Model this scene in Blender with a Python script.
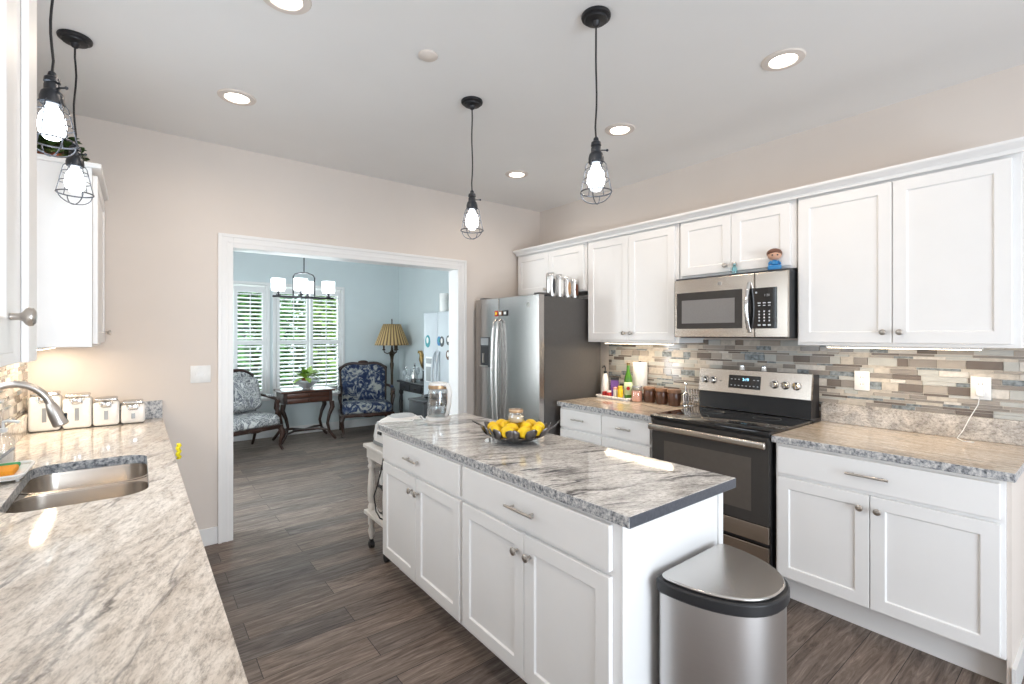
import bpy, bmesh, math, random
from mathutils import Vector, Matrix
PI = math.pi
SC = bpy.context.scene
COL = SC.collection
for _o in list(bpy.data.objects): bpy.data.objects.remove(_o)

# ------------------------------------------------------------------ camera
cd = bpy.data.cameras.new('camera'); cam = bpy.data.objects.new('camera', cd); COL.objects.link(cam)
cam.location = (0, 0, 1.46)
cam.rotation_euler = (PI/2, 0, -math.radians(38.0))
cd.sensor_width = 36.0; cd.lens = 478/1024*36; cd.shift_y = -7/1024
cd.clip_start = 0.02
SC.camera = cam
# ------------------------------------------------------------------ world, exposure
SC.view_settings.view_transform = 'Standard'; SC.view_settings.look = 'None'
SC.view_settings.gamma = 1.0; SC.view_settings.use_curve_mapping = False
SC.view_settings.exposure = 0.27
SC.cycles.use_denoising = True
SC.cycles.max_bounces = 10; SC.cycles.diffuse_bounces = 5; SC.cycles.glossy_bounces = 5
SC.cycles.transparent_max_bounces = 24; SC.cycles.sample_clamp_indirect = 6.0
SC.cycles.caustics_reflective = False; SC.cycles.caustics_refractive = False
W = bpy.data.worlds.new('sky'); SC.world = W; W.use_nodes = True
_n = W.node_tree.nodes; _l = W.node_tree.links
_bg = _n['Background']
_bg.inputs[0].default_value = (0.80, 0.91, 1.0, 1); _bg.inputs[1].default_value = 1.5

def lamp(name, typ, loc, energy, color, rot=(0, 0, 0), size=None, size_y=None, **kw):
    d = bpy.data.lights.new(name, typ); o = bpy.data.objects.new(name, d); COL.objects.link(o)
    o.location = loc; o.rotation_euler = rot; d.energy = energy; d.color = color
    if typ == 'AREA':
        d.shape = 'RECTANGLE' if size_y else 'DISK'; d.size = size
        if size_y: d.size_y = size_y
    elif size is not None: d.shadow_soft_size = size
    for k, v in kw.items(): setattr(d, k, v)
    return o
WARM = (1.0, 0.83, 0.66); COOL = (0.86, 0.93, 1.0)
lamp('rear_fill_light', 'AREA', (0.95, -2.45, 1.12), 96, (0.82, 0.90, 1.0), (PI/2, 0, 0), 1.85, 2.1)  # added front fill from behind the camera, inside an unseen glass door
lamp('daylight_sink_window', 'AREA', (-0.50, 2.25, 1.66), 7.5, (0.82, 0.90, 1.0), (0, -PI/2, 0), 0.9, 1.1)
lamp('daylight_breakfast_window', 'AREA', (1.9, 7.70, 1.35), 45, (0.86, 0.95, 1.0), (-PI/2, 0, 0), 2.0, 1.5)
lamp('breakfast_side_fill', 'AREA', (-0.48, 4.75, 1.5), 58, (0.86, 0.95, 1.0), (0, -PI/2, 0), 1.6, 0.9)  # added fill that brightens the breakfast room from an unseen side opening
lamp('sun', 'SUN', (0, 14, 8), 2.2, (1.0, 0.96, 0.88), (math.radians(40), 0, math.radians(20)), None)
bpy.data.lights['sun'].angle = 0.02

# ------------------------------------------------------------------ materials
def new_mat(name):
    m = bpy.data.materials.new(name); m.use_nodes = True
    return m, m.node_tree.nodes, m.node_tree.links, m.node_tree.nodes['Principled BSDF']
def node(N, typ, **kw):
    n = N.new(typ)
    for k, v in kw.items(): setattr(n, k, v)
    return n
def ramp(N, stops, interp='LINEAR'):
    r = N.new('ShaderNodeValToRGB'); r.color_ramp.interpolation = interp
    e = r.color_ramp.elements
    while len(e) < len(stops): e.new(0.5)
    for el, (p, c) in zip(e, stops):
        el.position = p; el.color = (*c, 1) if len(c) == 3 else c
    return r
def mat(name, color, rough=0.5, metal=0.0, var=0.04, scale=30, coat=0.0, trans=0.0, alpha=1.0, spec=0.5, bump=0.0, stretch=(1, 1, 1), ior=1.45):
    m, N, L, P = new_mat(name)
    tc = node(N, 'ShaderNodeTexCoord'); mp = node(N, 'ShaderNodeMapping'); mp.inputs['Scale'].default_value = stretch
    no = node(N, 'ShaderNodeTexNoise'); no.inputs['Scale'].default_value = scale; no.inputs['Detail'].default_value = 3
    L.new(tc.outputs['Object'], mp.inputs[0]); L.new(mp.outputs[0], no.inputs['Vector'])
    d = tuple(max(0, c*(1-var)) for c in color); b = tuple(min(1, c*(1+var)) for c in color)
    r = ramp(N, [(0.3, d), (0.7, b)]); L.new(no.outputs[0], r.inputs[0]); L.new(r.outputs[0], P.inputs['Base Color'])
    P.inputs['Roughness'].default_value = rough; P.inputs['Metallic'].default_value = metal
    P.inputs['Specular IOR Level'].default_value = spec; P.inputs['Coat Weight'].default_value = coat
    P.inputs['Transmission Weight'].default_value = trans; P.inputs['Alpha'].default_value = alpha; P.inputs['IOR'].default_value = ior
    if bump:
        bp = node(N, 'ShaderNodeBump'); bp.inputs['Strength'].default_value = bump; bp.inputs['Distance'].default_value = 0.002
        L.new(no.outputs[0], bp.inputs['Height']); L.new(bp.outputs[0], P.inputs['Normal'])
    return m
def emit(name, color, strength):
    m, N, L, P = new_mat(name)
    P.inputs['Base Color'].default_value = (*color, 1); P.inputs['Emission Color'].default_value = (*color, 1)
    P.inputs['Emission Strength'].default_value = strength
    return m
def thin_glass(name, tint=(1, 1, 1), gloss=0.10, rough=0.02):
    m, N, L, P = new_mat(name)
    N.remove(P)
    t = node(N, 'ShaderNodeBsdfTransparent'); t.inputs[0].default_value = (*tint, 1)
    g = node(N, 'ShaderNodeBsdfGlossy'); g.inputs['Roughness'].default_value = rough
    f = node(N, 'ShaderNodeLayerWeight'); f.inputs[0].default_value = 0.35
    mx = node(N, 'ShaderNodeMixShader'); mm = node(N, 'ShaderNodeMath', operation='MULTIPLY_ADD')
    mm.inputs[1].default_value = 0.5; mm.inputs[2].default_value = gloss
    L.new(f.outputs['Facing'], mm.inputs[0]); L.new(mm.outputs[0], mx.inputs[0])
    L.new(t.outputs[0], mx.inputs[1]); L.new(g.outputs[0], mx.inputs[2])
    L.new(mx.outputs[0], N['Material Output'].inputs[0])
    return m
def granite(name, rot, dark, lo, mid, hi, streak=(1.6, 7.0), amount=0.8, rough=0.065, fine=70, veins=()):
    m, N, L, P = new_mat(name)
    tc = node(N, 'ShaderNodeTexCoord'); mp = node(N, 'ShaderNodeMapping')
    mp.inputs['Rotation'].default_value = (0, 0, rot)
    L.new(tc.outputs['Object'], mp.inputs[0])
    m2 = node(N, 'ShaderNodeMapping'); m2.inputs['Scale'].default_value = (streak[0], streak[1], 4.0); L.new(mp.outputs[0], m2.inputs[0])
    # broad stretched clouds
    n1 = node(N, 'ShaderNodeTexNoise'); n1.inputs['Scale'].default_value = 2.2; n1.inputs['Detail'].default_value = 10; n1.inputs['Roughness'].default_value = 0.72; n1.inputs['Distortion'].default_value = 0.7
    L.new(m2.outputs[0], n1.inputs['Vector'])
    r1 = ramp(N, [(0.30, lo), (0.45, mid), (0.58, hi), (0.75, tuple(min(1, c*1.08) for c in hi))])
    L.new(n1.outputs[0], r1.inputs[0])
    # crystalline speckle, slightly stretched along the grain
    n2 = node(N, 'ShaderNodeTexNoise'); n2.inputs['Scale'].default_value = fine; n2.inputs['Detail'].default_value = 6; n2.inputs['Roughness'].default_value = 0.8
    m3 = node(N, 'ShaderNodeMapping'); m3.inputs['Scale'].default_value = (0.6, 1.5, 1.0); L.new(mp.outputs[0], m3.inputs[0]); L.new(m3.outputs[0], n2.inputs['Vector'])
    r2 = ramp(N, [(0.37, (0.36, 0.335, 0.315)), (0.47, (0.81, 0.79, 0.765)), (0.57, (1.12, 1.11, 1.10))]); L.new(n2.outputs[0], r2.inputs[0])
    mul = node(N, 'ShaderNodeMix', data_type='RGBA', blend_type='MULTIPLY'); mul.inputs[0].default_value = amount
    L.new(r1.outputs[0], mul.inputs[6]); L.new(r2.outputs[0], mul.inputs[7])
    # a few long dark veins
    m4 = node(N, 'ShaderNodeMapping'); m4.inputs['Scale'].default_value = (0.5, 2.6, 1.5); L.new(mp.outputs[0], m4.inputs[0])
    n3 = node(N, 'ShaderNodeTexNoise'); n3.inputs['Scale'].default_value = 2.1; n3.inputs['Detail'].default_value = 6; n3.inputs['Roughness'].default_value = 0.55; n3.inputs['Distortion'].default_value = 0.6
    L.new(m4.outputs[0], n3.inputs['Vector'])
    r3 = ramp(N, [(0.478, (0, 0, 0)), (0.494, (1, 1, 1)), (0.50, (1, 1, 1)), (0.525, (0, 0, 0))]); L.new(n3.outputs[0], r3.inputs[0])
    n4 = node(N, 'ShaderNodeTexNoise'); n4.inputs['Scale'].default_value = 2.7; n4.inputs['Detail'].default_value = 2; L.new(mp.outputs[0], n4.inputs['Vector'])
    r4 = ramp(N, [(0.38, (0, 0, 0)), (0.55, (dark, dark, dark))]); L.new(n4.outputs[0], r4.inputs[0])
    vm = node(N, 'ShaderNodeMath', operation='MULTIPLY'); L.new(r3.outputs[0], vm.inputs[0]); L.new(r4.outputs[0], vm.inputs[1])
    mx = node(N, 'ShaderNodeMix', data_type='RGBA'); L.new(vm.outputs[0], mx.inputs[0]); L.new(mul.outputs[2], mx.inputs[6]); mx.inputs[7].default_value = (0.08, 0.08, 0.09, 1)
    out = mx.outputs[2]
    for vx, vy, va, vw in veins:          # single long mineral veins across the slab
        dt = node(N, 'ShaderNodeVectorMath', operation='DOT_PRODUCT'); sb = node(N, 'ShaderNodeVectorMath', operation='SUBTRACT'); sb.inputs[1].default_value = (vx, vy, 0)
        dt.inputs[1].default_value = (-math.sin(va), math.cos(va), 0); L.new(tc.outputs['Object'], sb.inputs[0]); L.new(sb.outputs[0], dt.inputs[0])
        n5 = node(N, 'ShaderNodeTexNoise'); n5.inputs['Scale'].default_value = 5.5; n5.inputs['Detail'].default_value = 6; n5.inputs['Roughness'].default_value = 0.6; L.new(tc.outputs['Object'], n5.inputs['Vector'])
        ma = node(N, 'ShaderNodeMath', operation='MULTIPLY_ADD'); ma.inputs[1].default_value = 0.16; L.new(n5.outputs[0], ma.inputs[0]); L.new(dt.outputs['Value'], ma.inputs[2])
        mb = node(N, 'ShaderNodeMath', operation='SUBTRACT'); mb.inputs[1].default_value = 0.08; L.new(ma.outputs[0], mb.inputs[0])
        ab = node(N, 'ShaderNodeMath', operation='ABSOLUTE'); L.new(mb.outputs[0], ab.inputs[0])
        rr = ramp(N, [(0.0, (.85, .85, .85)), (vw*.4, (.7, .7, .7)), (vw, (0, 0, 0))]); L.new(ab.outputs[0], rr.inputs[0])
        m5 = node(N, 'ShaderNodeMath', operation='MULTIPLY'); r6 = ramp(N, [(0.38, (.15, .15, .15)), (0.55, (1, 1, 1))]); L.new(n4.outputs[0], r6.inputs[0]); L.new(r6.outputs[0], m5.inputs[0]); L.new(rr.outputs[0], m5.inputs[1])
        mv = node(N, 'ShaderNodeMix', data_type='RGBA'); L.new(m5.outputs[0], mv.inputs[0]); L.new(out, mv.inputs[6]); mv.inputs[7].default_value = (0.07, 0.065, 0.065, 1); out = mv.outputs[2]
    L.new(out, P.inputs['Base Color'])
    P.inputs['Roughness'].default_value = rough; P.inputs['Specular IOR Level'].default_value = 0.5
    return m
def granite_edge(name):           # the split, coarse-grained edge of the slabs
    m, N, L, P = new_mat(name)
    tc = node(N, 'ShaderNodeTexCoord')
    n2 = node(N, 'ShaderNodeTexNoise'); n2.inputs['Scale'].default_value = 62; n2.inputs['Detail'].default_value = 6; n2.inputs['Roughness'].default_value = 0.72
    L.new(tc.outputs['Object'], n2.inputs['Vector'])
    r2 = ramp(N, [(0.36, (0.07, 0.075, 0.085)), (0.47, (0.32, 0.33, 0.35)), (0.58, (0.62, 0.61, 0.60)), (0.7, (0.80, 0.78, 0.76))]); L.new(n2.outputs[0], r2.inputs[0])
    L.new(r2.outputs[0], P.inputs['Base Color']); P.inputs['Roughness'].default_value = 0.3
    bp = node(N, 'ShaderNodeBump'); bp.inputs['Strength'].default_value = 0.5; bp.inputs['Distance'].default_value = 0.004
    L.new(n2.outputs[0], bp.inputs['Height']); L.new(bp.outputs[0], P.inputs['Normal'])
    return m
def plank_floor(name):
    m, N, L, P = new_mat(name)
    tc = node(N, 'ShaderNodeTexCoord'); mp = node(N, 'ShaderNodeMapping'); mp.inputs['Location'].default_value = (0.35, 0.06, 0)
    L.new(tc.outputs['Object'], mp.inputs[0])
    br = node(N, 'ShaderNodeTexBrick'); br.offset = 0.37; br.offset_frequency = 2
    br.inputs['Scale'].default_value = 1.0; br.inputs['Brick Width'].default_value = 1.22; br.inputs['Row Height'].default_value = 0.165
    br.inputs['Mortar Size'].default_value = 0.0016; br.inputs['Mortar Smooth'].default_value = 0.2; br.inputs['Bias'].default_value = 0.0
    br.inputs['Color1'].default_value = (0, 0, 0, 1); br.inputs['Color2'].default_value = (1, 1, 1, 1); br.inputs['Mortar'].default_value = (0.5, 0.5, 0.5, 1)
    L.new(mp.outputs[0], br.inputs['Vector'])
    mg = node(N, 'ShaderNodeMapping'); mg.inputs['Scale'].default_value = (1.1, 11, 1); L.new(tc.outputs['Object'], mg.inputs[0])
    off = node(N, 'ShaderNodeVectorMath', operation='MULTIPLY_ADD'); off.inputs[1].default_value = (7.3, 3.1, 5.0)
    L.new(br.outputs['Color'], off.inputs[0]); L.new(mg.outputs[0], off.inputs[2])
    g = node(N, 'ShaderNodeTexNoise'); g.inputs['Scale'].default_value = 3.2; g.inputs['Detail'].default_value = 9; g.inputs['Roughness'].default_value = 0.7; g.inputs['Distortion'].default_value = 1.2
    L.new(off.outputs[0], g.inputs['Vector'])
    r = ramp(N, [(0.30, (0.055, 0.041, 0.034)), (0.44, (0.14, 0.108, 0.090)), (0.57, (0.225, 0.182, 0.156)), (0.72, (0.37, 0.315, 0.275))]); L.new(g.outputs[0], r.inputs[0])
    rb = ramp(N, [(0.0, (0.68, 0.69, 0.72)), (1.0, (1.2, 1.15, 1.10))]); L.new(br.outputs['Color'], rb.inputs[0])
    mul = node(N, 'ShaderNodeMix', data_type='RGBA', blend_type='MULTIPLY'); mul.inputs[0].default_value = 1.0
    L.new(r.outputs[0], mul.inputs[6]); L.new(rb.outputs[0], mul.inputs[7])
    mo = node(N, 'ShaderNodeMix', data_type='RGBA'); L.new(br.outputs['Fac'], mo.inputs[0]); L.new(mul.outputs[2], mo.inputs[6]); mo.inputs[7].default_value = (0.03, 0.025, 0.022, 1)
    L.new(mo.outputs[2], P.inputs['Base Color']); P.inputs['Roughness'].default_value = 0.46; P.inputs['Specular IOR Level'].default_value = 0.22
    bp = node(N, 'ShaderNodeBump'); bp.inputs['Strength'].default_value = 0.25; bp.inputs['Distance'].default_value = 0.002
    L.new(g.outputs[0], bp.inputs['Height']); L.new(bp.outputs[0], P.inputs['Normal'])
    return m
def fabric_pattern(name, c0, c1, c2, scale, kind):
    m, N, L, P = new_mat(name)
    tc = node(N, 'ShaderNodeTexCoord')
    n1 = node(N, 'ShaderNodeTexNoise'); n1.inputs['Scale'].default_value = scale; n1.inputs['Detail'].default_value = 5; n1.inputs['Distortion'].default_value = 1.6; n1.inputs['Roughness'].default_value = 0.65
    L.new(tc.outputs['Object'], n1.inputs['Vector'])
    if kind == 'toile':
        r = ramp(N, [(0.42, c0), (0.50, c1), (0.60, c2)])
    else:
        r = ramp(N, [(0.40, c0), (0.45, c2), (0.50, c0), (0.54, c1), (0.60, c0), (0.66, c2), (0.72, c0)])
    L.new(n1.outputs[0], r.inputs[0]); L.new(r.outputs[0], P.inputs['Base Color']); P.inputs['Roughness'].default_value = 0.85
    return m

M = {}
M['wall'] = mat('wall_paint_greige', (0.715, 0.645, 0.59), 0.75, var=0.015, scale=3)
M['ceil'] = mat('ceiling_paint', (0.80, 0.79, 0.78), 0.85, var=0.01, scale=3)
M['bluewall'] = mat('wall_paint_blue_grey', (0.66, 0.72, 0.73), 0.7, var=0.015, scale=3)
M['trim'] = mat('trim_paint_white', (0.82, 0.81, 0.80), 0.30, var=0.01, scale=5)
M['cab'] = mat('cabinet_paint_white', (0.86, 0.85, 0.84), 0.36, var=0.01, scale=6)
M['cabin'] = mat('cabinet_interior', (0.70, 0.68, 0.64), 0.6)
M['floor'] = plank_floor('dark_wood_planks')
M['gran_island'] = granite('granite_island', math.radians(19), 0.95, (0.21, 0.21, 0.22), (0.57, 0.555, 0.54), (0.78, 0.765, 0.75), streak=(1.9, 6.5), amount=0.85, veins=((1.5, 1.08, math.radians(-18.5), .014), (1.5, 1.62, math.radians(-24), .007)))
M['gran_right'] = granite('granite_right', math.radians(98), 0.3, (0.33, 0.27, 0.22), (0.52, 0.44, 0.36), (0.64, 0.57, 0.49), streak=(1.2, 10))
M['gran_left'] = granite('granite_left', math.radians(-71), 0.55, (0.47, 0.41, 0.355), (0.68, 0.62, 0.555), (0.82, 0.77, 0.71), streak=(1.7, 6.0), amount=0.68, fine=52, veins=((0.0, 1.55, math.radians(71), .008), (-.06, 1.25, math.radians(66), .006)))
M['gran_up'] = granite('granite_upstand', math.radians(98), 0.7, (0.22, 0.21, 0.205), (0.45, 0.42, 0.395), (0.62, 0.58, 0.54), streak=(4, 5), fine=110)
M['gran_edge'] = granite_edge('granite_split_edge')
M['gran_dark'] = mat('granite_dark_sawn_end', (0.075, 0.08, 0.095), 0.35, var=0.2, scale=120)
M['nickel'] = mat('brushed_nickel', (0.55, 0.51, 0.47), 0.28, 1.0, var=0.05)
M['steel'] = mat('brushed_stainless', (0.60, 0.58, 0.56), 0.27, 1.0, var=0.01, scale=14, stretch=(.15, .15, 30))
M['steel_h'] = mat('brushed_stainless_horizontal', (0.53, 0.475, 0.42), 0.25, 1.0, var=0.008, scale=14, stretch=(.15, .15, 30))
M['fridge_steel'] = mat('fridge_stainless', (0.46, 0.435, 0.415), 0.24, 1.0, var=0.01, scale=14, stretch=(.15, .15, 30))
M['can_steel'] = mat('trash_can_stainless', (0.66, 0.64, 0.63), 0.38, 1.0, var=0.01, scale=14, stretch=(.15, .15, 30))
M['fridge_side'] = mat('fridge_grey_side', (0.092, 0.086, 0.082), 0.5, 0.0, var=0.05, scale=80)
M['chrome'] = mat('chrome', (0.82, 0.82, 0.82), 0.08, 1.0)
M['black'] = mat('black_plastic', (0.022, 0.022, 0.024), 0.35)
M['blackglass'] = mat('black_glass', (0.012, 0.012, 0.013), 0.05, coat=0.5)
M['oven_window'] = mat('oven_window_glass', (0.10, 0.086, 0.075), 0.08)
M['micro_window'] = mat('microwave_window_mesh', (0.24, 0.23, 0.225), 0.18, var=0.05, scale=200)
M['micro_frame'] = mat('microwave_dark_glass', (0.050, 0.046, 0.043), 0.10)
M['iron'] = mat('dark_bronze_metal', (0.035, 0.035, 0.038), 0.4, 0.6)
M['cage'] = mat('steel_cage_wire', (0.12, 0.125, 0.14), 0.35, 0.7)
M['socket'] = mat('blackened_socket_metal', (0.06, 0.065, 0.075), 0.35, 0.8)
M['white'] = mat('white_ceramic', (0.86, 0.85, 0.83), 0.18)
M['whiteplastic'] = mat('white_plastic', (0.80, 0.80, 0.79), 0.35)
M['whitepaint'] = mat('white_painted_wood', (0.78, 0.75, 0.71), 0.45, var=0.03)
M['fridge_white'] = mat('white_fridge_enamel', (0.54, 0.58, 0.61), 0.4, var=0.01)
M['bulb'] = emit('cool_white_bulb', (0.86, 0.94, 1.0), 7.0)
M['downlight'] = emit('downlight_lens', (1.0, 0.90, 0.80), 7.0)
M['ledstrip'] = emit('warm_led_strip', (1.0, 0.84, 0.62), 9.0)
M['shade'] = emit('frosted_shade_lit', (0.95, 0.97, 1.0), 1.3)
M['glass'] = thin_glass('clear_glass')
M['pane'] = thin_glass('window_pane', (0.97, 1.0, 0.99), 0.04)
M['wood'] = mat('dark_mahogany', (0.036, 0.017, 0.012), 0.3, var=0.45, scale=9, stretch=(1, 1, 0.2))
M['wood_red'] = mat('red_brown_mahogany', (0.070, 0.028, 0.018), 0.25, var=0.35, scale=9, stretch=(0.2, 1, 1))
M['blackwood'] = mat('black_lacquered_wood', (0.013, 0.012, 0.013), 0.3)
M['bronze'] = mat('antique_bronze', (0.06, 0.042, 0.028), 0.4, 0.7, var=0.2)
M['toile'] = fabric_pattern('blue_toile_fabric', (0.006, 0.015, 0.055), (0.03, 0.05, 0.11), (0.36, 0.36, 0.33), 9.5, 'toile')
M['floral'] = fabric_pattern('floral_damask_fabric', (0.62, 0.62, 0.60), (0.015, 0.018, 0.035), (0.04, 0.045, 0.08), 5.0, 'floral')
M['lemon'] = mat('lemon_peel', (0.95, 0.60, 0.012), 0.38, var=0.10, scale=60, bump=0.25)
M['leafmetal'] = mat('pewter_leaf_metal', (0.19, 0.18, 0.18), 0.3, 0.9)
M['leaf'] = mat('green_leaf', (0.09, 0.26, 0.035), 0.45, var=0.4, scale=25)
M['leaf_light'] = mat('yellow_green_leaf', (0.27, 0.43, 0.06), 0.4, var=0.35, scale=25)
M['ivy'] = mat('ivy_leaf', (0.07, 0.13, 0.035), 0.5, var=0.6, scale=18)
M['terracotta'] = mat('terracotta', (0.40, 0.11, 0.055), 0.7)
M['crock'] = mat('brown_glazed_stoneware', (0.10, 0.045, 0.027), 0.22, var=0.45, scale=10)
M['crock_light'] = mat('tan_stoneware_rim', (0.22, 0.115, 0.065), 0.35, var=0.2)
M['salt'] = mat('pink_rock_salt', (0.80, 0.40, 0.29), 0.6, var=0.18, scale=150, bump=0.6)
M['paper'] = mat('paper_towel', (0.90, 0.89, 0.86), 0.9)
M['greenglass'] = mat('green_bottle_glass', (0.06, 0.19, 0.015), 0.06, coat=0.3)
M['label_green'] = mat('bottle_label', (0.55, 0.68, 0.42), 0.5)
M['label_white'] = mat('white_label', (0.82, 0.80, 0.76), 0.5)
M['red'] = mat('red_plastic', (0.48, 0.035, 0.03), 0.3)
M['pink'] = mat('pink_plastic', (0.78, 0.36, 0.36), 0.4)
M['purple'] = mat('purple_packet', (0.20, 0.09, 0.36), 0.35)
M['yellow'] = mat('yellow_plastic', (0.82, 0.55, 0.02), 0.35)
M['orange'] = mat('orange_sponge', (0.85, 0.33, 0.025), 0.8, bump=0.5, scale=120)
M['green'] = mat('green_scrubber', (0.03, 0.33, 0.12), 0.8)
M['yellowcloth'] = mat('bright_yellow_cloth', (0.88, 0.72, 0.02), 0.8)
M['copper'] = mat('warm_copper_band', (0.62, 0.42, 0.26), 0.3, 0.8)
M['candle'] = mat('cream_wax', (0.85, 0.74, 0.56), 0.5)
M['teal'] = mat('teal_magnet', (0.02, 0.27, 0.30), 0.4)
M['blue'] = mat('blue_enamel', (0.03, 0.20, 0.45), 0.4)
M['cyan'] = thin_glass('pale_cyan_glass', (0.55, 0.86, 0.90), 0.15)
M['skin'] = mat('figurine_face', (0.66, 0.38, 0.26), 0.5)
M['hairbrown'] = mat('figurine_brown_hair', (0.14, 0.055, 0.03), 0.5)
M['gold'] = mat('aged_gold', (0.26, 0.17, 0.06), 0.35, 0.7, var=0.3)
M['chest'] = mat('dark_chest_enamel', (0.022, 0.024, 0.026), 0.4)
M['greydark'] = mat('charcoal_metal', (0.045, 0.047, 0.05), 0.35)
M['greylight'] = mat('grey_metal_rim', (0.33, 0.34, 0.35), 0.35, 0.5)
M['display'] = emit('blue_display_digits', (0.35, 0.75, 1.0), 2.0)
M['keys'] = mat('white_key_print', (0.72, 0.74, 0.78), 0.5)
M['seed'] = mat('canister_window_contents', (0.52, 0.30, 0.15), 0.5, var=0.3, scale=120)
M['grout'] = mat('grout', (0.62, 0.58, 0.52), 0.8)
M['screen'] = mat('outdoor_grass', (0.11, 0.22, 0.05), 0.9, var=0.4, scale=6)
M['bark'] = mat('tree_bark', (0.10, 0.07, 0.05), 0.9)
def shade_mat():
    m, N, L, P = new_mat('striped_gold_lampshade')
    tc = node(N, 'ShaderNodeTexCoord'); sx = node(N, 'ShaderNodeSeparateXYZ'); L.new(tc.outputs['Object'], sx.inputs[0])
    at = node(N, 'ShaderNodeMath', operation='ARCTAN2'); L.new(sx.outputs['Y'], at.inputs[0]); L.new(sx.outputs['X'], at.inputs[1])
    mu = node(N, 'ShaderNodeMath', operation='MULTIPLY'); mu.inputs[1].default_value = 28; L.new(at.outputs[0], mu.inputs[0])
    si = node(N, 'ShaderNodeMath', operation='SINE'); L.new(mu.outputs[0], si.inputs[0])
    ma = node(N, 'ShaderNodeMath', operation='MULTIPLY_ADD'); ma.inputs[1].default_value = 0.5; ma.inputs[2].default_value = 0.5; L.new(si.outputs[0], ma.inputs[0])
    r = ramp(N, [(0.25, (0.13, 0.075, 0.03)), (0.55, (0.55, 0.37, 0.16))]); L.new(ma.outputs[0], r.inputs[0])
    L.new(r.outputs[0], P.inputs['Base Color']); P.inputs['Roughness'].default_value = 0.6
    return m
M['lampshade'] = shade_mat()
TILE = [mat('mosaic_%s' % k, c, r, 0.0, var=v, scale=s) for k, c, r, v, s in (
    ('cream_stone', (0.50, 0.455, 0.40), 0.35, 0.15, 40), ('taupe_glass', (0.27, 0.245, 0.225), 0.10, 0.05, 20),
    ('pale_glass', (0.47, 0.475, 0.455), 0.08, 0.05, 20), ('slate_blue', (0.20, 0.225, 0.24), 0.4, 0.55, 45),
    ('brown_glass', (0.17, 0.145, 0.13), 0.10, 0.06, 20), ('beige_glass', (0.37, 0.335, 0.30), 0.10, 0.05, 20),
    ('white_stone', (0.60, 0.57, 0.53), 0.35, 0.12, 50))]

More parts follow.
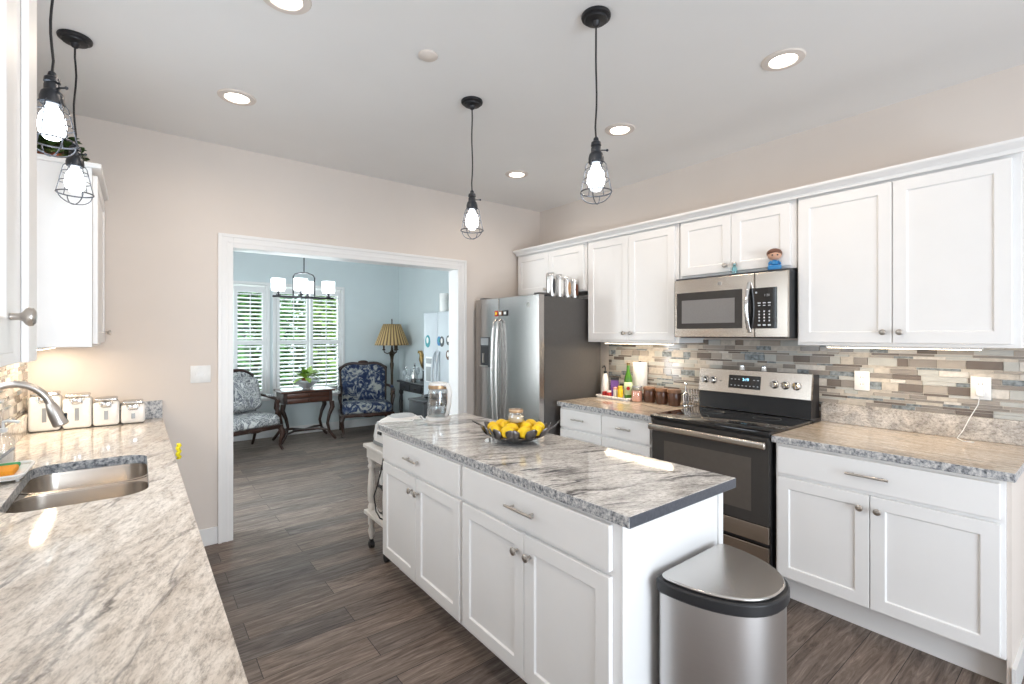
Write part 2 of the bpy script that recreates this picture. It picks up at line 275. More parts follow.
# ------------------------------------------------------------------ mesh builder
class MB:
    def __init__(self):
        self.bm = bmesh.new(); self.mi = 0
    def _f(self, vs):
        try:
            f = self.bm.faces.new(vs); f.material_index = self.mi; return f
        except ValueError:
            return None
    def box(self, x0, y0, z0, x1, y1, z1):
        v = [self.bm.verts.new(p) for p in ((x0,y0,z0),(x1,y0,z0),(x1,y1,z0),(x0,y1,z0),(x0,y0,z1),(x1,y0,z1),(x1,y1,z1),(x0,y1,z1))]
        for q in ((3,2,1,0),(4,5,6,7),(0,1,5,4),(1,2,6,5),(2,3,7,6),(3,0,4,7)): self._f([v[i] for i in q])
        return self
    def rbox(self, x0, y0, z0, x1, y1, z1, r=0.01, seg=3):
        b = bmesh.new(); mt = Matrix.Translation(((x0+x1)/2, (y0+y1)/2, (z0+z1)/2)) @ Matrix.Diagonal((x1-x0, y1-y0, z1-z0, 1))
        bmesh.ops.create_cube(b, size=1, matrix=mt)
        bmesh.ops.bevel(b, geom=b.edges[:], offset=r, segments=seg, profile=0.5, affect='EDGES')
        self.merge(b); return self
    def merge(self, b, mtx=None):
        mp = {}
        for v in b.verts: mp[v] = self.bm.verts.new(mtx @ v.co if mtx else v.co)
        for f in b.faces: self._f([mp[v] for v in f.verts])
        b.free(); return self
    def loft(self, rings, closed=True, cap0=True, cap1=True):
        R = [[self.bm.verts.new(p) for p in r] for r in rings]; n = len(R[0])
        for a, b in zip(R, R[1:]):
            for i in range(n if closed else n-1):
                j = (i+1) % n; self._f([a[i], a[j], b[j], b[i]])
        if cap0: self._f(R[0][::-1])
        if cap1: self._f(R[-1])
        return self
    def lathe(self, prof, c=(0, 0, 0), seg=24, mod=None, cap=True, sx=1, sy=1):
        rings = []
        for r, z in prof:
            rings.append([(c[0]+sx*r*(mod(t) if mod else 1)*math.cos(t), c[1]+sy*r*(mod(t) if mod else 1)*math.sin(t), c[2]+z) for t in [2*PI*k/seg for k in range(seg)]])
        return self.loft(rings, True, cap, cap)
    def cyl(self, p, q, r, seg=12, r2=None):
        return self.tube([p, q], [r, r2 if r2 is not None else r], seg)
    def tube(self, pts, r, seg=8, closed=False):
        P = [Vector(p) for p in pts]; n = len(P)
        rr = r if isinstance(r, (list, tuple)) else [r]*n
        T = []
        for i in range(n):
            a = P[(i-1) % n] if closed else P[max(i-1, 0)]; b = P[(i+1) % n] if closed else P[min(i+1, n-1)]
            T.append((b-a).normalized())
        u = T[0].orthogonal().normalized(); rings = []
        for i in range(n):
            if i: u = (T[i-1].rotation_difference(T[i]) @ u)
            u = (u - T[i]*u.dot(T[i])).normalized(); w = T[i].cross(u)
            rings.append([P[i] + rr[i]*(math.cos(2*PI*k/seg)*u + math.sin(2*PI*k/seg)*w) for k in range(seg)])
        if closed: rings.append(rings[0]); 
        if closed:
            R = [[self.bm.verts.new(p) for p in g] for g in rings[:-1]]
            for i in range(n):
                a, b = R[i], R[(i+1) % n]
                for k in range(seg): self._f([a[k], a[(k+1) % seg], b[(k+1) % seg], b[k]])
            return self
        return self.loft(rings)
    def prism(self, pts, z0, z1):           # pts (x,y) outline extruded in z
        return self.loft([[(x, y, z0) for x, y in pts], [(x, y, z1) for x, y in pts]])
    def prism_x(self, pts, x0, x1):         # pts (y,z)
        return self.loft([[(x0, y, z) for y, z in pts], [(x1, y, z) for y, z in pts]])
    def prism_y(self, pts, y0, y1):         # pts (x,z)
        return self.loft([[(x, y0, z) for x, z in pts], [(x, y1, z) for x, z in pts]])
    def ball(self, c, r, sx=1, sy=1, sz=1, seg=16, rings=10):
        b = bmesh.new(); bmesh.ops.create_uvsphere(b, u_segments=seg, v_segments=rings, radius=r)
        return self.merge(b, Matrix.Translation(c) @ Matrix.Diagonal((sx, sy, sz, 1)))
    def leafblade(self, base, d, length, width, up=(0, 0, 1), bend=0.25):
        d = Vector(d).normalized(); s = d.cross(Vector(up))
        if s.length < 1e-4: s = Vector((1, 0, 0))
        s.normalize(); n = s.cross(d); b = Vector(base); L_ = []
        for k, wv in ((0, .12), (.3, .8), (.6, 1.0), (.85, .55), (1, .03)):
            c = b + d*length*k - n*bend*length*k*k
            L_.append((c - s*width*wv/2, c + n*width*0.08*wv, c + s*width*wv/2))
        R = [[self.bm.verts.new(p) for p in r] for r in L_]
        for a, b2 in zip(R, R[1:]):
            for i in (0, 1): self._f([a[i], a[i+1], b2[i+1], b2[i]])
        return self
    def build(self, name, mats, parent=None, smooth=True, bevel=0.0, loc=None, angle=40, bseg=2, recalc=True, solid=0.0, subsurf=0):
        if recalc: bmesh.ops.recalc_face_normals(self.bm, faces=self.bm.faces[:])
        me = bpy.data.meshes.new(name); self.bm.to_mesh(me); self.bm.free()
        for m in (mats if isinstance(mats, (list, tuple)) else [mats]): me.materials.append(m)
        o = bpy.data.objects.new(name, me); COL.objects.link(o)
        if parent: o.parent = parent
        if loc is not None: o.location = loc
        if smooth:
            me.polygons.foreach_set('use_smooth', [True]*len(me.polygons))
            me.set_sharp_from_angle(angle=math.radians(angle))
        if solid:
            s = o.modifiers.new('solid', 'SOLIDIFY'); s.thickness = solid; s.offset = 0
        if bevel:
            b = o.modifiers.new('bevel', 'BEVEL'); b.width = bevel; b.segments = bseg; b.limit_method = 'ANGLE'; b.angle_limit = math.radians(40)
        if subsurf:
            s = o.modifiers.new('sub', 'SUBSURF'); s.levels = subsurf; s.render_levels = subsurf
        return o
def tag(o, label, cat, group=None, kind=None):
    o['label'] = label; o['category'] = cat
    if group: o['group'] = group
    if kind: o['kind'] = kind
    return o
def thing(name, label, cat, loc=(0, 0, 0), rz=0.0, group=None):
    o = bpy.data.objects.new(name, None); COL.objects.link(o); o.empty_display_size = 0.05
    o.location = loc; o.rotation_euler = (0, 0, rz)
    return tag(o, label, cat, group)
def struct(o):
    o['kind'] = 'structure'; return o
def dup(root, loc=None, rz=None, label=None):
    def cp(o, par):
        c = o.copy(); COL.objects.link(c)
        if par: c.parent = par
        for ch in [x for x in list(o.children)]: cp(ch, c)
        return c
    r = cp(root, None)
    if loc is not None: r.location = loc
    if rz is not None: r.rotation_euler = (0, 0, rz)
    if label: r['label'] = label
    return r
def rrect(x0, y0, x1, y1, r, n=6):
    pts = []
    for cx, cy, a in ((x1-r, y0+r, -PI/2), (x1-r, y1-r, 0), (x0+r, y1-r, PI/2), (x0+r, y0+r, PI)):
        for k in range(n+1):
            t = a + PI/2*k/n; pts.append((cx+r*math.cos(t), cy+r*math.sin(t)))
    return pts
def arc(c, r, a0, a1, n, plane='xz'):
    out = []
    for k in range(n+1):
        t = a0+(a1-a0)*k/n; u, v = r*math.cos(t), r*math.sin(t)
        out.append({'xz': (c[0]+u, c[1], c[2]+v), 'xy': (c[0]+u, c[1]+v, c[2]), 'yz': (c[0], c[1]+u, c[2]+v)}[plane])
    return out
def text_mesh(txt, size, parent, name, m, loc, rot, align='CENTER'):
    cu = bpy.data.curves.new(name, 'FONT'); cu.body = txt; cu.size = size; cu.align_x = align; cu.align_y = 'CENTER'; cu.extrude = 0.0006
    t = bpy.data.objects.new(name+'_tmp', cu); COL.objects.link(t)
    dg = bpy.context.evaluated_depsgraph_get(); me = bpy.data.meshes.new_from_object(t.evaluated_get(dg))
    bpy.data.objects.remove(t); bpy.data.curves.remove(cu)
    me.materials.clear(); me.materials.append(m)
    o = bpy.data.objects.new(name, me); COL.objects.link(o); o.parent = parent; o.location = loc; o.rotation_euler = rot
    return o

# ------------------------------------------------------------------ room shell
XL, XR, YB, YB2, YF, YR, ZC = -0.516, 3.45, 3.92, 4.055, 7.51, -2.6, 2.80
XO0, XO1, ZO = 0.531, 2.396, 2.083     # cased opening
def wallbox(name, m, boxes):
    b = MB()
    for q in boxes: b.box(*q)
    return struct(b.build(name, m, smooth=False))
wallbox('floor', M['floor'], [(XL-.15, YR-.15, -.06, XR+.15, YF+.15, 0)])
wallbox('ceiling', M['ceil'], [(XL-.15, YR-.15, ZC, XR+.15, YF+.15, ZC+.08)])
wallbox('wall_right', M['wall'], [(XR, YR, 0, XR+.12, YB, ZC)])
# left wall: sink window between Y 1.70..2.80, Z 1.20..2.12 ; the breakfast room's side window is added for its light
wallbox('wall_left', M['wall'], [(XL-.12, YR, 0, XL, 1.62, ZC), (XL-.12, 2.88, 0, XL, YB, ZC), (XL-.12, 1.62, 0, XL, 2.88, 1.16), (XL-.12, 1.62, 2.16, XL, 2.88, ZC)])
wb = MB()
wb.box(XL-.12, YB, 0, XO0-.02, YB2-.004, ZC).box(XO1+.02, YB, 0, XR+.12, YB2-.004, ZC).box(XO0-.02, YB, ZO+.02, XO1+.02, YB2-.004, ZC)
struct(wb.build('wall_back', M['wall'], smooth=False))
wb = MB()
wb.box(XL-.12, YB2-.004, 0, XO0-.02, YB2, ZC).box(XO1+.02, YB2-.004, 0, XR+.12, YB2, ZC).box(XO0-.02, YB2-.004, ZO+.02, XO1+.02, YB2, ZC)
struct(wb.build('wall_breakfast_near', M['bluewall'], smooth=False))
# far wall of the breakfast room with two windows
W1 = (0.62, 1.44, 0.56, 2.17); W2 = (1.55, 2.50, 0.56, 2.17)
wallbox('wall_far', M['bluewall'], [(XL-.12, YF, 0, W1[0], YF+.12, ZC), (W1[1], YF, 0, W2[0], YF+.12, ZC), (W2[1], YF, 0, XR+.12, YF+.12, ZC),
    (W1[0], YF, 0, W1[1], YF+.12, W1[2]), (W2[0], YF, 0, W2[1], YF+.12, W2[2]), (W1[0], YF, W1[3], W1[1], YF+.12, ZC), (W2[0], YF, W2[3], W2[1], YF+.12, ZC)])
wallbox('wall_breakfast_right', M['bluewall'], [(XR, YB2, 0, XR+.12, YF, ZC)])
wallbox('wall_breakfast_left', M['bluewall'], [(XL-.12, YB2, 0, XL, 4.25, ZC), (XL-.12, 5.25, 0, XL, YF, ZC), (XL-.12, 4.25, 0, XL, 5.25, .45), (XL-.12, 4.25, 2.5, XL, 5.25, ZC)])
wallbox('wall_rear', M['wall'], [(XL-.12, YR-.12, 0, 0.0, YR, ZC), (3.0, YR-.12, 0, XR+.12, YR, ZC), (0.0, YR-.12, 2.3, 3.0, YR, ZC)])
def window(name, axis, a0, a1, z0, z1, w0, w1, bars=()):
    """frame + pane; axis 'x' runs along X at Y in w0..w1, 'y' along Y at X in w0..w1"""
    def bx(b, p0, p1, q0, q1, zz0, zz1):
        if axis == 'x': b.box(p0, q0, zz0, p1, q1, zz1)
        else: b.box(q0, p0, zz0, q1, p1, zz1)
    f = MB(); t = 0.045
    bx(f, a0, a0+t, w0, w1, z0, z1); bx(f, a1-t, a1, w0, w1, z0, z1); bx(f, a0+t, a1-t, w0, w1, z1-t, z1); bx(f, a0+t, a1-t, w0, w1, z0, z0+t)
    zm = (z0+z1)/2
    if not bars: bx(f, a0+t, a1-t, w0, w1, zm-.02, zm+.02)
    for c in bars: bx(f, c-.03, c+.03, w0, w1, z0+t, z1-t)
    o = struct(f.build(name, M['trim'], smooth=False))
    p = MB(); wm = (w0+w1)/2; bx(p, a0+t, a1-t, wm-.002, wm+.002, z0+t, z1-t); p.build('pane', M['pane'], o, smooth=False)
    return o
window('window_1', 'x', *W1, YF+.06, YF+.105)
window('window_2', 'x', *W2, YF+.06, YF+.105)
window('window_3', 'y', 1.62, 2.88, 1.16, 2.16, XL-.11, XL-.06)
window('added_side_window', 'y', 4.25, 5.25, .45, 2.5, XL-.11, XL-.06)  # unseen window, added and placed to light the breakfast room
window('added_rear_door', 'x', 0.0, 3.0, 0.0, 2.3, YR-.10, YR-.05, bars=(1.0, 2.0))  # unseen rear glass door, added as an opening for the front fill
# casings
def casing_profile_frame(name, x0, x1, z1, w, y, sgn, t=0.020, z0=0.0, bottom=False):
    b = MB(); y1 = y + sgn*t; ya, yb = min(y, y1), max(y, y1)
    b.box(x0-w, ya, z0, x0, yb, z1+w).box(x1, ya, z0, x1+w, yb, z1+w).box(x0, ya, z1, x1, yb, z1+w)
    y2 = y + sgn*(t+.008); yc, yd = min(y1, y2), max(y1, y2)      # raised outer back-band
    b.box(x0-w, yc, z0, x0-w+.022, yd, z1+w).box(x1+w-.022, yc, z0, x1+w, yd, z1+w).box(x0-w+.022, yc, z1+w-.022, x1+w-.022, yd, z1+w)
    y3 = y + sgn*(t+.004); ye, yf = min(y1, y3), max(y1, y3)
    b.box(x0-.045, ye, z0, x0-.03, yf, z1+.045).box(x1+.03, ye, z0, x1+.045, yf, z1+.045).box(x0-.03, ye, z1+.03, x1+.03, yf, z1+.045)
    if bottom: b.box(x0-w, ya, z0-.0, x1+w, yb+0, z0+.001)
    return b
b = casing_profile_frame('c', XO0, XO1, ZO, .093, YB-.0005, -1)
struct(b.build('trim_1', M['trim'], smooth=False, bevel=.002))
b = casing_profile_frame('c', XO0, XO1, ZO, .093, YB2+.0005, 1)
struct(b.build('trim_2', M['trim'], smooth=False, bevel=.002))
b = MB(); b.box(XO0-.02, YB, 0, XO0, YB2, ZO+.02).box(XO1, YB, 0, XO1+.02, YB2, ZO+.02).box(XO0, YB, ZO, XO1, YB2, ZO+.02)
struct(b.build('trim_3', M['trim'], smooth=False))
# window casing in the breakfast room
b = MB()
for (x0, x1, z0, z1) in (W1, W2):
    w = .035; y0, y1 = YF-.022, YF-.0005
    b.box(x0-w, y0, z0-w, x0, y1, z1+w).box(x1, y0, z0-w, x1+w, y1, z1+w).box(x0, y0, z1, x1, y1, z1+w).box(x0, y0, z0-w, x1, y1, z0)
    b.box(x0, YF, z0, x0+.008, YF+.06, z1).box(x1-.008, YF, z0, x1, YF+.06, z1).box(x0, YF, z1-.008, x1, YF+.06, z1).box(x0, YF, z0, x1, YF+.06, z0+.008)
struct(b.build('trim_4', M['trim'], smooth=False, bevel=.002))
def base(name, boxes):
    b = MB()
    for x0, y0, x1, y1 in boxes: b.box(x0, y0, 0, x1, y1, .12); 
    return struct(b.build(name, M['trim'], smooth=False, bevel=.004))
base('baseboard_back', [(0.13, YB-.016, XO0-.094, YB-.0005), (XO1+.094, YB-.016, 2.55, YB-.0005)])
base('baseboard_right', [(XR-.016, YR, XR-.0005, .262)])
base('baseboard_far', [(XL, YF-.016, XR-.02, YF-.0005)])
base('baseboard_breakfast_right', [(XR-.016, YB2+.03, XR-.0005, YF-.02)])

# mosaic backsplashes (tiles are a pattern of one surface)
def mosaic(name, X, sgn, y0, y1, z0, z1, seed, holes=()):
    rnd = random.Random(seed); b = MB(); b.mi = 7
    b.box(min(X, X+sgn*.004), y0, z0, max(X, X+sgn*.004), y1, z1)
    z = z0; last = None
    while z < z1-.004:
        hgt = min(rnd.choice((.0145, .0145, .022, .030, .046)), z1-z)
        if z1-(z+hgt) < .009: hgt = z1-z
        y = y0 - rnd.random()*.1
        while y < y1:
            ln = rnd.uniform(.05, .15) if hgt > .04 else rnd.uniform(.06, .20)
            a, c = max(y, y0), min(y+ln, y1)
            if c-a > .006:
                k = rnd.choices(range(7), (18, 20, 16, 13, 13, 17, 8))[0]
                if k == last: k = (k+2) % 7
                last = k; b.mi = k
                th = .0085+rnd.uniform(-.0007, .0007)
                xa, xb = X+sgn*.004, X+sgn*th
                b.box(min(xa, xb), a+.0012, z+.0012, max(xa, xb), c-.0012, z+hgt-.0012)
            y += ln
        z += hgt
    return struct(b.build(name, TILE+[M['grout']], smooth=False))
mosaic('trim_5', XR-.0005, -1, .295, 2.945, .93, 1.425, 5)
mosaic('trim_6', XL+.0005, 1, -.6, YB-.001, 1.02, 1.16, 8)
mosaic('trim_7', XL+.0005, 1, 2.90, YB-.001, 1.16, 1.405, 9)

# outside: lawn and trees seen through the shutters
o = MB().box(-9, YF+.5, -.35, 14, 26, -.30).build('ground_lawn', M['screen'], smooth=False); o['kind'] = 'structure'
def tree(x, y, hgt, rad, seed, m, label, n=1500):
    rnd = random.Random(seed); t = thing('garden_tree', label, 'tree', (x, y, -.30), 0, 'trees outside the breakfast windows')
    tr = MB(); tr.tube([(0, 0, 0), (.05, .03, hgt*.4), (0, 0, hgt*.8)], [.12, .09, .03], 8); tr.build('trunk', M['bark'], t)
    b = MB()
    for k in range(n):
        d = Vector((rnd.gauss(0, 1), rnd.gauss(0, 1), rnd.gauss(0, 1))).normalized()*rad*rnd.uniform(.45, 1)**.5
        p = (d.x, d.y, hgt*.52 + d.z*hgt*.5/rad)
        b.leafblade(p, (rnd.gauss(0, 1), rnd.gauss(0, 1), rnd.gauss(-.2, .6)), rnd.uniform(.16, .30), rnd.uniform(.09, .16))
    b.build('crown', m, t, smooth=False, recalc=False)
tree(1.45, 10.3, 3.2, 1.0, 1, M['leaf'], 'mid green leafy tree outside the left breakfast window', 2600)
tree(3.65, 10.5, 3.2, 1.05, 2, M['leaf_light'], 'yellow green tree outside the right breakfast window', 2600)
tree(2.65, 13.0, 4.6, 1.5, 3, M['leaf'], 'tall green tree further back between both breakfast windows', 2600)

# ------------------------------------------------------------------ cabinets
def knob(parent, x, z, y=-.0215):
    b = MB(); prof = [(0.006, 0), (.0055, .010), (.0075, .014), (.0135, .018), (.0158, .022), (.0150, .027), (.009, .0305), (.0005, .031)]
    rings = [[(x+r*math.cos(t), y-q, z+r*math.sin(t)) for t in [2*PI*k/16 for k in range(16)]] for r, q in prof]
    b.loft(rings); return b.build('knob', M['nickel'], parent)
def bar_handle(parent, x, z, length=.16, y=-.0215):
    b = MB(); h = length/2
    b.cyl((x-h, y-.026, z), (x+h, y-.026, z), .0058, 10)
    for s in (-1, 1): b.cyl((x+s*h*.68, y, z), (x+s*h*.68, y-.026, z), .0045, 8)
    return b.build('handle', M['nickel'], parent)
def shaker(name, parent, x0, x1, z0, z1, stile=.058, t=.02, recess=.008, y=-.0005):
    b = MB(); v = b.bm.verts.new
    yo, yi = y-t, y-t+recess; s = stile
    O = [v((x, yo, z)) for x, z in ((x0, z0), (x1, z0), (x1, z1), (x0, z1))]
    I = [v((x, yo, z)) for x, z in ((x0+s, z0+s), (x1-s, z0+s), (x1-s, z1-s), (x0+s, z1-s))]
    e = .004
    R = [v((x, yi, z)) for x, z in ((x0+s+e, z0+s+e), (x1-s-e, z0+s+e), (x1-s-e, z1-s-e), (x0+s+e, z1-s-e))]
    B = [v((x, y, z)) for x, z in ((x0, z0), (x1, z0), (x1, z1), (x0, z1))]
    for i in range(4):
        j = (i+1) % 4
        b._f([O[i], O[j], I[j], I[i]]); b._f([I[i], I[j], R[j], R[i]]); b._f([O[j], O[i], B[i], B[j]])
    b._f(R); b._f(B[::-1])
    return b.build(name, M['cab'], parent, smooth=False, bevel=.0022)
def slab(name, parent, x0, x1, z0, z1, t=.02, y=-.0005):
    b = MB(); b.box(x0, y-t, z0, x1, y, z1); return b.build(name, M['cab'], parent, smooth=False, bevel=.003)
def cabinet(name, label, loc, rz, w, z0, z1, depth, fronts, toe=0.0, group=None, hollow=False, extra=None):
    """local frame: x along the front (0..w), front plane at y=0 facing -y"""
    t = thing(name, label, 'cabinet', loc, rz, group); b = MB()
    if hollow:
        b.box(0, 0, z0, .02, depth, z1).box(w-.02, 0, z0, w, depth, z1).box(.02, .0, z0, w-.02, depth, z0+.02).box(.02, depth-.01, z0+.02, w-.02, depth, z1).box(.02, 0, z0+.02, w-.02, .02, z1)
    else: b.box(0, 0, z0, w, depth, z1)
    if toe: b.box(0.0, .100, 0, w, depth, z0-.0002)
    if extra: extra(b)
    b.build('body', M['cab'], t, smooth=False, bevel=.0015)
    for f in fronts:
        k, x0, x1, a, c = f[:5]
        if k == 'door':
            d = shaker('door', t, x0, x1, a, c); kx, kz = f[5]; knob(d, kx, kz)
        elif k == 'plain':
            d = slab('drawer', t, x0, x1, a, c)
        else:
            d = slab('drawer', t, x0, x1, a, c); bar_handle(d, *f[5])
    return t
R90 = -PI/2
# right wall uppers : local x = Yleft - Y
UF = 3.12
def upper(label, ya, yb, z0, split, kz, kdx=.035, rl=.02, rr=.028):
    w = ya-yb; s = ya-split
    return cabinet('wall_cabinet', label, (UF, ya, 0), R90, w, z0, 2.30, XR-UF-.001,
        [('door', rl, s-.002, z0+.018, 2.262, (s-kdx, kz)), ('door', s+.002, w-rr, z0+.018, 2.262, (s+kdx, kz))], group='white wall cabinets along the right wall')
upper('short white double wall cabinet above the stainless refrigerator', 3.885, 2.915, 1.85, 3.40, 1.90)
upper('tall white double wall cabinet between refrigerator and microwave', 2.905, 2.003, 1.40, 2.453, 1.475)
upper('short white double wall cabinet directly above the microwave', 1.997, 1.212, 1.865, 1.606, 1.925)
upper('wide white double wall cabinet right of the microwave above the range-side counter', 1.206, .280, 1.40, .745, 1.475, rl=.012, rr=.03)
# crown moulding along the cabinet tops
b = MB(); prof = [(XR-.002, 2.3005), (UF-.022, 2.3005), (UF-.022, 2.275), (UF-.030, 2.275), (UF-.034, 2.292), (UF-.048, 2.302), (UF-.066, 2.312), (UF-.070, 2.318), (UF-.070, 2.328), (XR-.002, 2.328)]
b.prism_y(prof, .262, 3.887); tag(b.build('crown_molding', M['cab'], smooth=False), 'white crown moulding running along the tops of the right-hand wall cabinets', 'moulding')
# light rails and LED strips under uppers
def led(label, x0, x1, y0, y1, z, energy, lx=None):
    t = thing('under_cabinet_light', label, 'light', ((x0+x1)/2, (y0+y1)/2, z), 0, 'strip lights under the wall cabinets')
    hx, hy = (x1-x0)/2, (y1-y0)/2
    MB().box(-hx, -hy, -.012, hx, hy, -.0005).build('housing', M['whiteplastic'], t, smooth=False)
    MB().box(-hx+.004, -hy+.006, -.0145, hx-.004, hy-.006, -.0122).build('diffuser', M['ledstrip'], t, smooth=False)
    l = lamp('strip_glow', 'AREA', (0, 0, -.016), energy, (1.0, 0.82, 0.60), (0, 0, 0), x1-x0, (y1-y0)); l.parent = t
led('lit strip light under the tall cabinet next to the refrigerator', 3.19, 3.235, 2.12, 2.78, 1.40, 2.6)
led('lit strip light under the wide cabinet right of the microwave', 3.19, 3.235, .42, 1.08, 1.40, 1.5)
# left wall uppers (front faces +X): local x = Y - y0
LF = -0.185
t = cabinet('wall_cabinet', 'white corner wall cabinet with ivy on top beside the back wall', (LF, 3.20, 0), PI/2, .715, 1.40, 2.30, LF-XL-.001,
    [('door', .03, .70, 1.415, 2.272, (.66, 1.475))])
b = MB(); b.box(XL+.002, 3.180, 2.3005, LF+.038, YB-.002, 2.325); b.box(XL+.002, 3.185, 2.278, LF+.03, YB-.003, 2.3004) if False else None
tag(b.build('crown_molding', M['cab'], smooth=False, bevel=.006), 'white crown board on top of the corner wall cabinet', 'moulding')
led('lit strip light under the corner cabinet on the sink wall', -.42, -.375, 3.30, 3.80, 1.40, 2.6)
t = cabinet('wall_cabinet', 'white wall cabinet cropped at the left edge with one nickel knob', (LF, .30, 0), PI/2, 1.147, 1.405, 2.30, LF-XL-.001,
    [('door', .425, .845, 1.43, 2.272, (.808, 1.49)), ('door', .02, .421, 1.43, 2.272, (.06, 1.49))])
MB().box(1.050, -.012, 1.405, 1.147, -.0005, 2.30).build('filler_strip', M['cab'], t, smooth=False, bevel=.002)

# base cabinets, right wall
BF = 2.75
ya, yb = 1.172, .292; w = ya-yb; s = ya-.742
cabinet('base_cabinet', 'white base cabinet with one wide drawer and two doors right of the range', (BF, ya, 0), R90, w, .15, .876, XR-BF-.001,
    [('drawer', .014, w-.014, .715, .860, (w*.48, .790, .17)), ('door', .014, s-.002, .163, .697, (s-.035, .635)), ('door', s+.002, w-.014, .163, .697, (s+.035, .635))], toe=.15)
ya, yb = 2.865, 1.965; w = ya-yb; s = .455
cabinet('base_cabinet', 'white base cabinet with paired drawers between refrigerator and range', (BF, ya, 0), R90, w, .15, .876, XR-BF-.001,
    [('drawer', .014, s-.004, .715, .860, (s*.5, .790, .13)), ('drawer', s+.004, w-.014, .715, .860, (s+(w-s)*.5, .790, .13)),
     ('door', .014, s-.004, .163, .697, (s-.05, .62)), ('door', s+.004, w-.014, .163, .697, (s+.05, .62))], toe=.15)
wallbox('wall_end', M['wall'], [(2.768, .277, 0, XR-.001, .2915, .8755)])
wallbox('baseboard_end', M['trim'], [(2.760, .264, 0, XR-.017, .2768, .12)])
# counters: top slab + rough edge + short granite upstand
def counter(name, label, x0, x1, y0, y1, m, edges, ends=()):
    b = MB(); b.box(x0, y0, .876, x1, y1, .914)
    o = b.build(name, [m, M['gran_edge'], M['gran_dark']], smooth=False, bevel=.004)
    for p in o.data.polygons:
        n = p.normal
        for e in edges:
            if n.dot(Vector(e)) > .9: p.material_index = 1
        for e in ends:
            if n.dot(Vector(e)) > .9: p.material_index = 2
    return tag(o, label, 'countertop')
# keep the object origins local so the stone pattern differs from slab to slab
c1 = counter('countertop', 'granite countertop right of the range with speckled front edge', 2.722, XR-.001, .262, 1.186, M['gran_right'], [(-1, 0, 0), (0, -1, 0)])
MB().box(XR-.030, .295, .9145, XR-.0095, 1.186, 1.035).build('upstand', M['gran_up'], c1, smooth=False, bevel=.002)
c2 = counter('countertop', 'granite countertop between refrigerator and range carrying the bottles and crocks', 2.722, XR-.001, 1.962, 2.885, M['gran_right'], [(-1, 0, 0)])

# ------------------------------------------------------------------ island
IX = 1.182
def endpanel(b):
    pass
w = .905; y1 = 1.868
def near_extra(b):
    # corner posts and bottom rail of the end panel (local x = w is the end)
    b.box(w, .0, .0, w+.008, .036, .876); b.box(w, .57, .0, w+.008, .602, .876); b.box(w, .036, 0, w+.005, .57, .10)
cabinet('island_cabinet', 'white island cabinet nearest the trash can with plain end panel', (IX, y1, 0), R90, w, .125, .876, .602,
    [('drawer', .012, w-.03, .715, .862, (.45, .79, .17)), ('door', .012, .452, .14, .697, (.452-.035, .625)), ('door', .456, w-.03, .14, .697, (.456+.035, .625))], toe=.125, group='white island cabinets', extra=near_extra)
cabinet('island_cabinet', 'white island cabinet at the end beside the cart', (IX, 2.785, 0), R90, .915, .125, .876, .602,
    [('drawer', .03, .903, .715, .862, (.44, .79, .15)), ('door', .03, .462, .14, .697, (.462-.035, .625)), ('door', .466, .903, .14, .697, (.466+.035, .625))], toe=.125, group='white island cabinets')
ci = counter('countertop', 'grey-veined granite countertop of the island with dark sawn near end', 1.160, 1.802, .912, 2.838, M['gran_island'], [(-1, 0, 0), (1, 0, 0), (0, 1, 0)], [(0, -1, 0)])

